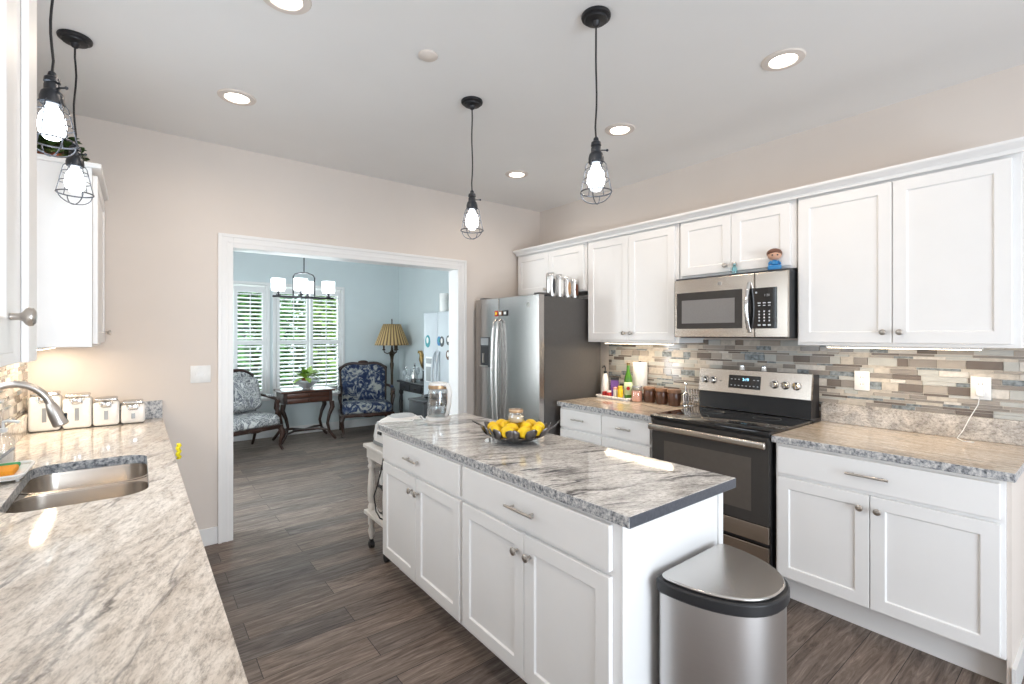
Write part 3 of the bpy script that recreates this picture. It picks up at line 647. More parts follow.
# ------------------------------------------------------------------ range
def kitchen_range():
    t = thing('kitchen_range', 'stainless electric range with black glass cooktop and backguard', 'range', (2.715, 1.955, 0), R90)
    w = .765; D = XR-2.715-.012
    MB().box(0, .03, .06, w, D, .905).build('body', M['black'], t, smooth=False)
    MB().box(.03, .06, 0, w-.03, D-.02, .0595).build('plinth', M['black'], t, smooth=False)
    b = MB(); b.rbox(-.002, -.012, .9055, w+.002, D-.130, .930, .006, 2); ct = b.build('cooktop', M['blackglass'], t)
    for i, (x, y, r) in enumerate(((.20, .17, .10), (.56, .17, .115), (.20, .43, .08), (.56, .43, .08))):
        MB().tube(arc((x, y, .9302), r, 0, 2*PI*31/32, 31, 'xy'), .0008, 5, True).build('burner_ring', M['greydark'], ct)
    # oven door
    d = MB().box(.004, 0, .405, w-.004, .0295, .895)
    dr = d.build('oven_door', M['micro_frame'], t, smooth=False, bevel=.004)
    MB().box(.10, -.0025, .47, w-.10, -.0002, .77).build('oven_window', M['oven_window'], dr, smooth=False)
    MB().box(.004, -.004, .310, w-.004, .0295, .4045).build('door_trim', M['steel_h'], dr, smooth=False, bevel=.004)
    h = MB(); h.rbox(.006, -.052, .835, w-.006, -.026, .876, .010, 3)
    for x in (.03, w-.05): h.box(x, -.03, .842, x+.02, .0, .868)
    h.build('oven_handle', M['steel_h'], dr)
    MB().box(.006, .002, .10, w-.006, .0295, .288).build('storage_drawer', M['steel_h'], t, smooth=False, bevel=.004)
    # backguard
    y0 = D-.138
    MB().prism_x([(y0+.012, .9305), (D, .9305), (D, 1.205), (y0+.045, 1.205), (y0+.022, 1.052), (y0+.012, 1.045)], .0, w-.012).build('backguard', M['black'], t, smooth=False)
    # stainless fascia (tilted)
    f = MB(); f.prism_x([(y0-.004, 1.050), (y0+.0215, 1.050), (y0+.0445, 1.206), (y0+.0445, 1.215), (y0+.022, 1.215)], -.004, w-.008)
    fa = f.build('fascia', M['steel_h'], t, smooth=False, bevel=.003)
    sl = (.022+.004)/(1.215-1.050); tilt = math.atan(sl)
    def onf(z): return y0-.004+(z-1.050)*sl
    def fbox(x0, x1, z0, z1, e, th=.003):
        return MB().prism_x([(onf(z0)-e, z0), (onf(z0)-e-th, z0), (onf(z1)-e-th, z1), (onf(z1)-e, z1)], x0, x1)
    dp = fbox(.225, .445, 1.088, 1.178, .0003).build('control_display', M['blackglass'], fa, smooth=False, bevel=.001)
    text_mesh('2:19', .026, dp, 'clock_digits', M['display'], (.345, onf(1.148)-.0042, 1.150), (PI/2+ -tilt, 0, 0))
    for r, zz in enumerate((1.150, 1.108)):
        for c in range(8):
            x = .242+c*.026
            if r == 0 and 2 < c < 6: continue
            q = onf(zz)-.0035; MB().box(x, q-.0006, zz-.002, x+.010, q, zz+.002).build('touch_key', M['keys'], dp, smooth=False)
    for x in (.045, .108, .535, .602, .669):
        kb = MB(); c = 1.133; yy = onf(c)-.0004
        rings = [[(x+r*math.cos(a), yy-q, c+r*math.sin(a)) for a in [2*PI*i/20 for i in range(20)]] for r, q in ((.027, 0), (.027, .006), (.022, .008), (.020, .026), (.017, .029), (.001, .0295))]
        kb.loft(rings); kb.box(x-.004, yy-.036, c-.019, x+.004, yy-.028, c+.019); kb.build('control_knob', M['chrome'], fa)
    MB().lathe([(.008, 0), (.006, .003)], (.165, onf(1.13)-.002, 1.13), 10).build('indicator_light', M['black'], fa)
    return t
kitchen_range()

# ------------------------------------------------------------------ microwave
def emblem(parent, x, y, z, r=.014):
    b = MB(); rings = [[(x+q*math.cos(a), y-e, z+q*math.sin(a)) for a in [2*PI*i/20 for i in range(20)]] for q, e in ((r, 0), (r, .0015), (r*.86, .002))]
    b.loft(rings); e = b.build('emblem', M['nickel'], parent)
    c = MB(); c.tube(arc((x, y-.0028, z), r*.70, 0, 2*PI*19/20, 19, 'xz'), .0006, 4, True)
    c.tube(arc((x-r*.22, y-.0028, z+r*.05), r*.26, .5, 5.6, 10, 'xz'), .0007, 4); c.tube(arc((x+r*.28, y-.0028, z), r*.24, 1.0, 5.9, 10, 'xz'), .0007, 4)
    c.build('monogram', M['greydark'], e); return e
def microwave():
    X = 3.035; w = .762; z0, z1 = 1.445, 1.845; D = XR-X-.002
    t = thing('microwave_oven', 'stainless over-the-range microwave with black keypad', 'microwave', (X, 1.978, z0), R90)
    H = z1-z0
    MB().box(.003, .0005, 0, w-.003, D, H+.012).build('body', M['greydark'], t, smooth=False)
    MB().box(.02, .03, -.006, w-.02, D-.05, -.0005).build('bottom_grille', M['black'], t, smooth=False)
    xs = w*.742
    d = MB(); d.box(0, -.018, .0, xs-.002, 0, H); dr = d.build('door', M['steel_h'], t, smooth=False, bevel=.005)
    MB().box(.022, -.0205, .058, xs-.078, -.0182, H-.092).build('window_frame', M['micro_frame'], dr, smooth=False)
    MB().box(.062, -.0215, .095, xs-.125, -.0207, H-.145).build('window', M['micro_window'], dr, smooth=False)
    hb = MB(); hx = xs-.030; zc = H*.47; pts = []
    for k in range(13):
        u = -1+2*k/12; pts.append((hx, -.022-.040*(1-u*u), zc+u*.155))
    hb.tube(pts, [.012]*13, 10); hb.build('handle', M['chrome'], dr)
    MB().box(xs+.001, -.018, 0, w, 0, H).build('control_side', M['steel_h'], t, smooth=False, bevel=.005)
    kp = MB().box(xs-.052, -.0225, .055, xs+.132, -.0186, H-.095)
    kp = kp.build('keypad', M['blackglass'], t, smooth=False)
    def key(x, z, ww, hh): MB().box(x-ww/2, -.0236, z-hh/2, x+ww/2, -.0226, z+hh/2).build('key', M['keys'], kp, smooth=False)
    for c in range(3):
        x = xs+.030+c*.030
        key(x, .212, .017, .006); key(x, .196, .014, .004)
        for r in range(4): key(x, .160-.019*r, .008, .009)
        key(x, .076, .017, .009)
    key(xs+.012, .277, .010, .010)
    text_mesh('1:20', .020, kp, 'clock_digits', M['greylight'], (xs+.075, -.0232, .258), (PI/2, 0, 0))
    emblem(dr, xs*.60, -.0182, H-.045)
    return t
microwave()

# ------------------------------------------------------------------ refrigerator (stainless side by side)
def refrigerator():
    X = 2.565; ya = 3.862; w = .925; H = 1.795; D = 3.33-X
    t = thing('refrigerator', 'stainless side-by-side refrigerator with grey side and water dispenser', 'refrigerator', (X, ya, 0), R90)
    MB().box(.005, .075, .03, w-.005, D, H-.012).build('body', M['fridge_side'], t, smooth=False, bevel=.004)
    MB().box(.02, .05, 0, w-.02, D-.05, .0295).build('toe_grille', M['black'], t, smooth=False)
    sx = .372
    def door(x0, x1):
        # front slightly bowed
        pts = [(x0, .068), (x0, .010)]
        for k in range(1, 10):
            u = k/10; pts.append((x0+(x1-x0)*u, .010-.012*math.sin(PI*u)))
        pts += [(x1, .010), (x1, .068)]
        b = MB(); b.prism(pts, .055, H); return b
    dl = door(0, sx-.004).build('freezer_door', M['fridge_steel'], t, bevel=.003, angle=30)
    dr = door(sx+.004, w).build('fridge_door', M['fridge_steel'], t, bevel=.003, angle=30)
    for par, x in ((dl, sx-.032), (dr, sx+.032)):
        b = MB(); pts = [(x, .004, .62)]
        for k in range(15):
            u = -1+2*k/14; pts.append((x, -.026-.022*(1-u*u), 1.11+u*.47))
        pts.append((x, .004, 1.60)); b.tube(pts, .0105, 10); b.build('handle', M['steel'], par)
    dp = MB(); dp.box(.10, -.007, 1.16, .245, .004, 1.44); dp = dp.build('dispenser', M['greydark'], dl, smooth=False, bevel=.004)
    MB().box(.112, -.0095, 1.365, .233, -.0072, 1.43).build('control_panel', M['greylight'], dp, smooth=False)
    MB().box(.114, -.0090, 1.175, .231, -.0072, 1.35).build('recess', M['black'], dp, smooth=False)
    b = MB(); b.box(.118, -.028, 1.166, .227, -.0092, 1.176); b.box(.150, -.020, 1.20, .170, -.0092, 1.29); b.build('drip_tray', M['nickel'], dp, smooth=False)
    emblem(dr, w-.13, .001, 1.715, .020)
    for x in (.04, w-.09): MB().box(x, .03, H+.0003, x+.07, .14, H+.018).build('hinge_cover', M['fridge_side'], t, smooth=False, bevel=.004)
    MB().box(.005, .10, H-.0115, w-.005, .16, H-.004).build('top_trim', M['greydark'], t, smooth=False)
refrigerator()
# magnets in a row across the refrigerator doors
for k, (yy, c, mm, lab) in enumerate(((3.52, (.045, .05), 'red', 'small red fridge magnet, first of the row above the handles'), (3.445, (.05, .045), 'crock_light', 'tan fridge magnet in the middle of the row above the handles'), (3.375, (.055, .048), 'greydark', 'dark grey fridge magnet, last of the row above the handles'))):
    X0 = 2.565+(.009 if yy > 3.49 else -.001)
    b = MB(); b.rbox(-.005, -c[0]/2, -c[1]/2, .0, c[0]/2, c[1]/2, .002, 1)
    if yy > 3.49: X0 = 2.572
    o = thing('fridge_magnet', lab, 'magnet', (X0 - .0015, yy, 1.655), 0, 'magnets on the stainless refrigerator')
    b.build('backing', M[mm], o)
    MB().box(-.0062, -c[0]*.3, -c[1]*.25, -.0052, c[0]*.3, c[1]*.25).build('picture', M['label_white'] if k else M['yellow'], o, smooth=False)

def metal_canister(x, y, z, r, h, label, win):
    t = thing('metal_canister', label, 'canister', (x, y, z), math.radians(-38), 'silver canisters on the refrigerator')
    MB().lathe([(r*.97, 0), (r, .004), (r, h*.86)], (0, 0, 0), 24).build('body', M['steel'], t)
    MB().lathe([(r*1.03, h*.8605), (r*1.03, h*.95), (r*.9, h), (0.001, h)], (0, 0, 0), 24).build('lid', M['chrome'], t)
    # oval window wrapped on the wall, facing the room
    b = MB(); rings = []
    for e in (0.0008, .003):
        ring = []
        for k in range(24):
            a = 2*PI*k/24; ph = -PI/2 + .50 + .36*math.cos(a); zz = h*.45 + h*.31*math.sin(a)
            ring.append(((r+e)*math.cos(ph), (r+e)*math.sin(ph), zz))
        rings.append(ring)
    b.loft(rings); b.build('window', win, t)
for k, (x, h, win, lab) in enumerate(((2.800, .210, M['greydark'], 'tallest silver canister nearest the refrigerator front'), (2.892, .202, M['label_white'], 'second silver canister from the front, pale contents in its window'),
        (2.984, .188, M['seed'], 'silver canister with brown contents, third from the refrigerator front'), (3.076, .175, M['hairbrown'], 'shortest silver canister nearest the wall cabinets'))):
    metal_canister(x, 3.035-.02*k*0, 1.7835, .044, h, lab, win)

# ------------------------------------------------------------------ sink run (left)
def left_counter():
    outer = [(XL+.001, -.62), (.141, -.62), (.124, YB-.001), (XL+.001, YB-.001)]
    hole = rrect(-.345, 2.085, .030, 2.785, .085, 8)
    bm = bmesh.new()
    def loop(pts):
        vs = [bm.verts.new((x, y, .914)) for x, y in pts]
        return [bm.edges.new((vs[i], vs[(i+1) % len(vs)])) for i in range(len(vs))]
    ed = loop(outer)+loop(hole)
    bmesh.ops.triangle_fill(bm, edges=ed, use_beauty=True)
    r = bmesh.ops.extrude_face_region(bm, geom=bm.faces[:])
    for v in [g for g in r['geom'] if isinstance(g, bmesh.types.BMVert)]: v.co.z -= .038
    b = MB(); b.merge(bm)
    o = b.build('countertop', [M['gran_left'], M['gran_edge']], smooth=False)
    for p in o.data.polygons:
        if abs(p.normal.z) < .5: p.material_index = 1
    tag(o, 'long pale granite countertop with undermount sink in the foreground', 'countertop')
    u = MB(); u.box(XL+.0095, -.62, .9145, XL+.030, YB-.03, 1.018); u.build('upstand', M['gran_left'], o, smooth=False, bevel=.002)
    MB().box(XL+.031, YB-.022, .9145, .124, YB-.001, 1.030).build('end_upstand', M['gran_edge'], o, smooth=False, bevel=.002)
left_counter()
def sink():
    t = thing('kitchen_sink', 'stainless double-bowl undermount sink in the foreground counter', 'sink', (-.16, 2.435, .876))
    def bowl(x0, y0, x1, y1, depth, nm):
        b = MB(); rings = []
        for ins, z, rr in ((-.012, -.0008, .09), (0, -.0008, .082), (.002, -.010, .08), (.012, -depth+.03, .07), (.03, -depth+.006, .06), (.06, -depth, .05)):
            rings.append([(x, y, z) for x, y in rrect(x0+ins, y0+ins, x1-ins, y1-ins, rr, 6)])
        b.loft(rings, True, False, True); o = b.build(nm, M['steel_h'], t, recalc=True, angle=60)
        cx, cy = (x0+x1)/2, (y0+y1)/2
        MB().lathe([(.044, .0012), (.040, .004), (.018, .003), (.001, .003)], (cx, cy, -depth), 20).build('drain', M['chrome'], o)
    bm = bmesh.new(); ed = []
    for pts in (rrect(-.205, -.37, .209, .37, .09, 8), rrect(-.186, -.350, .190, .010, .08, 6), rrect(-.186, .042, .190, .350, .08, 6)):
        vs = [bm.verts.new((x, y, -.0030)) for x, y in pts]; ed += [bm.edges.new((vs[i], vs[(i+1) % len(vs)])) for i in range(len(vs))]
    bmesh.ops.triangle_fill(bm, edges=ed, use_beauty=True)
    b = MB(); b.merge(bm); b.build('deck', M['steel_h'], t, smooth=False, solid=.0012)
    bowl(-.188, -.352, .192, .012, .20, 'bowl'); bowl(-.188, .040, .192, .352, .20, 'bowl')
sink()
def faucet():
    t = thing('kitchen_faucet', 'brushed gooseneck faucet with pull-down spray head over the sink', 'faucet', (-.450, 2.43, .9145))
    MB().lathe([(.030, .0005), (.030, .006), (.022, .012), (.019, .05), (.017, .10)], (0, 0, 0), 20).build('base', M['nickel'], t)
    b = MB(); pts = [(0, 0, .10), (0, 0, .25)]
    for k in range(1, 15):
        a = PI - (PI-.35)*k/14; pts.append((.100+.100*math.cos(a), 0, .255+.115*math.sin(a)))
    b.tube(pts, .0125, 12); b.build('neck', M['nickel'], t)
    p = Vector(pts[-1]); d = Vector((.34, 0, -.94))
    h = MB(); h.tube([p, p+d*.015, p+d*.04, p+d*.085, p+d*.09], [.0140, .0175, .022, .024, .020], 14); hd = h.build('spray_head', M['nickel'], t)
    MB().box(p.x+.037, -.008, p.z-.070, p.x+.046, .008, p.z-.040).build('spray_button', M['black'], hd, smooth=False, bevel=.002)
    MB().tube([(0, -.018, .07), (0, -.05, .078), (.0, -.10, .10)], [.009, .008, .006], 10).build('lever', M['nickel'], t)
faucet()
# base units below the sink counter
cabinet('base_cabinet', 'white sink base cabinet below the foreground counter', (.092, 1.90, 0), PI/2, 1.0, .125, .876, .092-XL-.001,
    [('plain', .012, .988, .715, .862), ('door', .012, .498, .14, .697, (.463, .625)), ('door', .502, .988, .14, .697, (.537, .625))], toe=.125, hollow=True)
cabinet('base_cabinet', 'white corner base cabinet under the canister end of the counter', (.092, 2.903, 0), PI/2, 1.010, .125, .876, .092-XL-.001,
    [('drawer', .012, .998, .715, .862, (.5, .79, .16)), ('door', .012, .498, .14, .697, (.463, .625)), ('door', .502, .998, .14, .697, (.537, .625))], toe=.125)
cabinet('base_cabinet', 'white base cabinet under the nearest part of the foreground counter', (.092, -.61, 0), PI/2, 2.507, .125, .876, .092-XL-.001,
    [('drawer', .012+.62*k, .612+.62*k, .715, .862, (.31+.62*k, .79, .16)) for k in range(4)] + [('door', .012+.62*k, .612+.62*k, .14, .697, (.57+.62*k, .625)) for k in range(4)], toe=.125)
# yellow cloth hung over the sink cabinet front
b = MB(); rings = []
for k in range(9):
    u = k/8; z = .955-.068*u; wv = .016+.012*math.sin(PI*(.15+.8*u))
    rings.append([(.134+.012+.009*math.cos(a)+.004*math.sin(5*u*PI), 2.70+wv*math.sin(a)*(1+.15*math.sin(7*a)), z) for a in [2*PI*i/14 for i in range(14)]])
b.loft(rings); tag(b.build('dish_cloth', M['yellowcloth']), 'bright yellow dish cloth hanging at the front edge of the sink counter', 'cloth')

# white ceramic canisters with clamp lids
def ceramic_canister(x, y, s, hgt, label):
    t = thing('ceramic_canister', label, 'canister', (x, y, .914), 0, 'white ceramic canisters on the sink counter')
    w = s/2
    MB().rbox(-w, -w, .004, w, w, hgt, .016, 4).build('body', M['white'], t)
    MB().rbox(-w+.008, -w+.008, .0003, w-.008, w-.008, .0035, .0012, 1).build('foot', M['greydark'], t)
    l = MB(); l.rbox(-w+.008, -w+.008, hgt+.0005, w-.008, w-.008, hgt+.022, .008, 3); l.build('lid', M['steel'], t)
    c = MB(); c.rbox(-.024, -w-.010, hgt-.032, .024, -w-.0005, hgt+.002, .008, 3)
    c.tube([(-.03, -w-.004, hgt-.012), (-.03, -w-.018, hgt+.012), (.03, -w-.018, hgt+.012), (.03, -w-.004, hgt-.012)], .003, 6); c.build('clamp', M['chrome'], t)
    MB().lathe([(.024, 0), (.024, .003)], (0, 0, 0), 16).build('clamp_plate', M['white'], t).matrix_local = Matrix.Translation((0, -w-.0005, hgt-.030)) @ Matrix.Rotation(PI/2, 4, 'X')
    MB().rbox(-.009, -w-.003, hgt*.28, .009, -w-.0003, hgt*.68, .001, 1).build('label_strip', M['greylight'], t)
ceramic_canister(-.418, 3.800, .132, .198, 'largest white square canister, beside the tiled corner')
ceramic_canister(-.282, 3.803, .126, .178, 'second largest white square canister of the row of four')
ceramic_canister(-.153, 3.806, .122, .146, 'third white square canister of the row, with chrome clamp')
ceramic_canister(-.026, 3.809, .118, .118, 'smallest white square canister, next to the granite upstand')

# dish tray, sponges and bottle behind the sink
t = thing('dish_tray', 'white sink tray holding an orange sponge and green scrubber', 'tray', (-.416, 2.640, .9145), 0)
b = MB()
for a, z0, z1 in ((0, .0, .004),): b.prism(rrect(-.065, -.13, .075, .13, .03), .012, .018)
rim = [(x, y, .026) for x, y in rrect(-.066, -.133, .078, .133, .03)]; b.tube(rim, .006, 6, True)
for sx in (-.05, .06):
    for sy in (-.10, .10): b.cyl((sx, sy, .0), (sx, sy, .013), .006, 8)
b.build('plate', M['white'], t)
o = MB().rbox(-.02, -.05, 0, .05, .07, .024, .006, 2).build('sponge', M['orange'], None, loc=(-.418, 2.590, .9330)); tag(o, 'orange sponge lying in the white sink tray', 'sponge')
o = MB().rbox(-.03, -.03, 0, .03, .05, .016, .005, 2).build('scrubber', M['green'], None, loc=(-.405, 2.700, .9330)); tag(o, 'green scrubber beside the orange sponge', 'scrubber')
o = MB().tube([(-.475, 2.58, .939), (-.452, 2.66, .957), (-.400, 2.775, 1.0)], [.007, .006, .0055], 8).build('dish_brush', M['greylight']); tag(o, 'grey handled dish brush propped on the sink tray', 'brush')
t = thing('soap_bottle', 'clear plastic soap bottle behind the sink at the left edge', 'bottle', (-.444, 2.87, .9145))
MB().lathe([(.034, .0005), (.036, .01), (.036, .10), (.026, .125), (.012, .14)], (0, 0, 0), 20).build('body', M['glass'], t)
MB().lathe([(.030, .004), (.031, .06), (.001, .061)], (0, 0, 0), 20).build('soap', M['label_white'], t)
b = MB(); b.lathe([(.014, .141), (.014, .158), (.005, .160), (.005, .185)], (0, 0, 0), 14); b.tube([(0, 0, .183), (.015, -.005, .188), (.05, -.012, .180)], .006, 8); b.build('pump', M['whiteplastic'], t)

# plates on the walls
def wall_plate(name, label, cat, loc, rz, w, h, kind):
    t = thing(name, label, cat, loc, rz, None)
    MB().rbox(-w/2, -.006, -h/2, w/2, 0, h/2, .0025, 2).build('plate', M['whiteplastic'], t)
    if kind == 'switch2':
        for x in (-.023, .023):
            b = MB(); b.box(x-.005, -.0075, -.012, x+.005, -.0062, .012); b.box(x-.004, -.016, -.002, x+.004, -.0076, .007); b.build('toggle', M['white'], t, smooth=False)
    elif kind == 'rocker':
        MB().rbox(-.017, -.009, -.033, .017, -.0062, .033, .001, 1).build('rocker', M['white'], t)
    else:
        for z in (.021, -.021):
            b = MB(); b.lathe([(.0165, 0), (.0160, .0018)], (0, 0, 0), 18)
            s = b.build('socket', M['white'], t); s.matrix_local = Matrix.Translation((0, -.0062, z)) @ Matrix.Rotation(PI/2, 4, 'X')
            q = MB(); q.box(-.007, .0001, -.0005, .0, .0, .0) if False else None
            q.box(-.0075, -.005, .0019, -.0055, .004, .0024).box(.0055, -.005, .0019, .0075, .004, .0024).build('slot', M['black'], s, smooth=False)
    return t
wall_plate('light_switch', 'white double toggle switch plate left of the cased opening', 'switch', (.337, YB-.0005, 1.19), 0, .118, .118, 'switch2')
wall_plate('light_switch', 'white rocker switch in the mosaic left of the range', 'switch', (XR-.0105, 2.62, 1.14), R90, .075, .118, 'rocker')
wall_plate('electrical_outlet', 'white outlet in the mosaic just right of the range', 'outlet', (XR-.0105, .972, 1.185), R90, .078, .118, 'outlet')
wall_plate('electrical_outlet', 'white outlet with a plugged-in charger near the counter end', 'outlet', (XR-.0105, .456, 1.185), R90, .078, .118, 'outlet')
t = thing('phone_charger', 'white charger and thin cable plugged into the outlet near the counter end', 'charger', (XR-.0205, .456, 1.162), R90)
MB().rbox(-.014, -.030, -.018, .014, -.0005, .018, .004, 2).build('plug', M['whiteplastic'], t)
MB().tube([(0, -.024, -.0185), (-.005, -.028, -.06), (-.035, -.032, -.13), (-.06, -.045, -.20), (-.08, -.06, -.240), (-.05, -.11, -.2445), (-.01, -.10, -.2445)], .0022, 6).build('cable', M['whiteplastic'], t)

# ------------------------------------------------------------------ counter clutter by the range
def at(px, py, X):         # point of the vertical plane at X seen at a pixel of the photograph
    yaw = math.radians(38); s, c = math.sin(yaw), math.cos(yaw); tt = (px-512)/478
    k = X/(s+c*tt); return (X, k*(c-s*tt), 1.46+k*(335-py)/478)
Y_ = lambda px, X: at(px, 335, X)[1]
ZT = .914
t = thing('serving_tray', 'long white tray under the condiment bottles', 'tray', (3.245, 2.685, ZT), 0)
b = MB(); b.prism(rrect(-.075, -.17, .060, .185, .04), .0005, .010)
b.tube([(x, y, .016) for x, y in rrect(-.078, -.173, .062, .188, .04)], .008, 8, True); b.build('dish', M['white'], t)
ZY = ZT+.0105
def lotion(x, y):
    t = thing('squeeze_bottle', 'tall cream bottle with dark pump on the tray beside the refrigerator', 'bottle', (x, y, ZY))
    MB().lathe([(.034, 0), (.036, .01), (.036, .09), (.030, .14), (.020, .185), (.013, .195)], (0, 0, 0), 18).build('body', M['label_white'], t)
    b = MB(); b.lathe([(.014, .1955), (.014, .215), (.005, .217), (.005, .25)], (0, 0, 0), 12); b.tube([(0, 0, .247), (-.02, -.005, .262), (-.045, -.01, .25)], .006, 8); b.build('pump', M['black'], t)
lotion(3.262, 2.832)
def jar(name, label, x, y, r, h, mb, ml, z=ZY, lid=.018):
    t = thing(name, label, 'jar', (x, y, z))
    MB().lathe([(r*.94, 0), (r, .004), (r, h*.75), (r*.85, h-lid-.004), (r*.82, h-lid)], (0, 0, 0), 18).build('body', mb, t)
    MB().lathe([(r*.9, h-lid+.0004), (r*.9, h-.002), (r*.8, h), (.001, h)], (0, 0, 0), 18).build('lid', ml, t)
jar('spice_jar', 'small red jar at the front corner of the tray by the refrigerator', 3.205, 2.79, .021, .045, M['red'], M['red'])
jar('spice_jar', 'second small red jar with white lid on the tray', 3.20, 2.735, .022, .055, M['red'], M['label_white'])
jar('spice_jar', 'pink and white jar on the tray behind the yellow one', 3.225, 2.685, .021, .088, M['label_white'], M['pink'])
jar('spice_jar', 'yellow jar on the tray left of the green bottle', 3.21, 2.622, .022, .105, M['yellow'], M['yellow'])
jar('spice_jar', 'clear jar with dark lid standing behind the yellow jar on the tray', 3.272, 2.650, .026, .12, M['glass'], M['greydark'])
t = thing('snack_packet', 'purple packet standing on the tray behind the red jars', 'packet', (3.275, 2.735, ZY), math.radians(-60))
b = MB(); b.loft([[(x*(1.0 if z < .12 else .95), y*(1 if .02 < z < .11 else .25), z) for x, y in rrect(-.035, -.012, .035, .012, .008, 3)] for z in (.0, .015, .06, .115, .135, .14)]); b.build('pouch', M['purple'], t)
MB().box(-.036, -.004, .1402, .036, .004, .165).build('folded_top', M['greydark'], t, smooth=False)
t = thing('glass_bottle', 'green glass bottle with pale label on the tray', 'bottle', (3.255, 2.573, ZY))
MB().lathe([(.033, 0), (.035, .005), (.035, .15), (.030, .185), (.016, .225), (.0135, .28)], (0, 0, 0), 20).build('body', M['greenglass'], t)
MB().lathe([(.0354, .035), (.0354, .14)], (0, 0, 0), 20, cap=False).build('paper_label', M['label_green'], t, solid=.0005)
MB().lathe([(.0357, .072), (.0357, .100)], (0, 0, 0), 20, cap=False).build('label_badge', M['red'], t, solid=.0005) if False else None
b = MB(); rg = [[((.0360+e)*math.cos(-2.5+.42*math.cos(a)), (.0360+e)*math.sin(-2.5+.42*math.cos(a)), .088+.015*math.sin(a)) for a in [2*PI*i/14 for i in range(14)]] for e in (0, .0006)]
b.loft(rg); b.build('label_badge', M['red'], t)
MB().lathe([(.0145, .2805), (.0145, .300), (.001, .301)], (0, 0, 0), 14).build('cap', M['gold'], t)
t = thing('paper_towel_holder', 'white paper towel roll on a dark stand behind the salt jar', 'paper towel', (3.377, 2.545, ZT))
MB().lathe([(.058, .0005), (.058, .012), (.012, .016), (.008, .02), (.008, .314), (.011, .316), (.010, .322), (.001, .324)], (0, 0, 0), 24).build('stand', M['greydark'], t)
MB().lathe([(.059, .055), (.061, .058), (.061, .310), (.059, .312), (.02, .312)], (0, 0, 0), 32).build('roll', M['paper'], t)
MB().lathe([(.055, .0175), (.058, .02), (.058, .0545)], (0, 0, 0), 24).build('roll_core', M['greydark'], t)
t = thing('salt_jar', 'glass jar of pink rock salt in front of the paper towels', 'jar', (3.225, 2.462, ZT))
MB().lathe([(.042, .001), (.044, .006), (.044, .105), (.040, .11), (.040, .118)], (0, 0, 0), 24).build('glass', M['glass'], t)
MB().lathe([(.040, .004), (.0415, .008), (.0415, .088), (.001, .09)], (0, 0, 0), 24).build('salt', M['salt'], t)
MB().lathe([(.043, .1185), (.043, .128), (.001, .13)], (0, 0, 0), 24).build('lid', M['greylight'], t)
def crock(x, y, label):
    t = thing('stoneware_crock', label, 'crock', (x, y, ZT), 0, 'brown stoneware crocks by the range')
    MB().lathe([(.040, .0005), (.044, .004), (.050, .05), (.0505, .085), (.047, .1), (.044, .1), (.043, .06), (.03, .03), (.001, .03)], (0, 0, 0), 24).build('pot', M['crock'], t)
    MB().lathe([(.0505, .1003), (.0535, .104), (.0535, .116), (.050, .124), (.01, .128), (.001, .128)], (0, 0, 0), 24).build('lid', M['crock_light'], t)
crock(3.275, 2.372, 'brown stoneware crock next to the pink salt jar')
crock(3.270, 2.254, 'middle one of three brown stoneware crocks')
crock(3.262, 2.138, 'brown stoneware crock nearest the range')
t = thing('wire_rack', 'chrome wire rack standing against the range backguard', 'rack', (3.365, 2.045, ZT), math.radians(-40))
b = MB()
for k in range(5):
    x = -.04+.02*k; b.tube([(x, -.03, .003), (x, -.03, .10), (x, -.022, .125), (x, 0, .135), (x, .022, .125), (x, .03, .10), (x, .03, .003)], .0026, 6)
for y in (-.03, .03):
    for z in (.003, .06): b.cyl((-.045, y, z), (.045, y, z), .003, 6)
for k in range(3): b.tube(arc((-.02+.02*k, -.034, .06), .028, 0, 2*PI*15/16, 15, 'xz'), .0022, 6, True)
b.build('wires', M['chrome'], t)
t = thing('bottle_opener', 'chrome handled corkscrew opener beside the nearest crock', 'opener', (3.245, 2.030, ZT), math.radians(-30))
b = MB(); b.rbox(-.022, -.012, .0005, .022, .012, .02, .004, 2); b.tube([(-.014, 0, .02), (-.018, 0, .10), (0, 0, .118), (.018, 0, .10), (.014, 0, .02)], .0055, 8); b.build('frame', M['chrome'], t)
b = MB(); b.cyl((0, 0, .0205), (0, 0, .165), .005, 8); b.ball((0, 0, .178), .015); b.build('screw_handle', M['chrome'], t)
def shaker_pot(x, y, z, label):
    t = thing('salt_shaker', label, 'shaker', (x, y, z), 0, 'shakers on the range backguard')
    MB().lathe([(.016, .0005), (.018, .004), (.014, .022), (.016, .03)], (0, 0, 0), 16).build('body', M['white'], t)
    MB().lathe([(.0165, .0305), (.016, .038), (.008, .045), (.001, .046)], (0, 0, 0), 16).build('cap', M['chrome'], t)
shaker_pot(3.37, 1.665, 1.2055, 'white shaker with chrome cap, left one on the backguard'); shaker_pot(3.37, 1.515, 1.2055, 'white shaker with chrome cap, right one on the backguard')

# on the microwave
t = thing('glass_vial', 'tiny pale blue glass bottle on top of the microwave', 'bottle', (3.06, 1.562, 1.8455))
t.location.z = 1.8455
MB().lathe([(.017, .0126), (.018, .016), (.018, .05), (.009, .064), (.009, .078)], (0, 0, 0), 14).build('body', M['cyan'], t)
MB().lathe([(.0096, .0782), (.0096, .088), (.001, .089)], (0, 0, 0), 12).build('cap', M['chrome'], t)
t.location.z = 1.8455-.0001
t = thing('toy_figurine', 'small big-headed figurine with brown hair on a blue block atop the microwave', 'figurine', (3.066, 1.316, 1.8577), math.radians(-62))
b = MB(); b.rbox(-.036, -.026, .0005, .036, .026, .028, .003, 2); b.build('block', M['blue'], t)
b = MB()
b.loft([[(r*math.cos(a)*1.15, r*math.sin(a), z) for a in [2*PI*i/14 for i in range(14)]] for r, z in ((.014, .0285), (.020, .034), (.020, .046), (.012, .058), (.008, .062))])
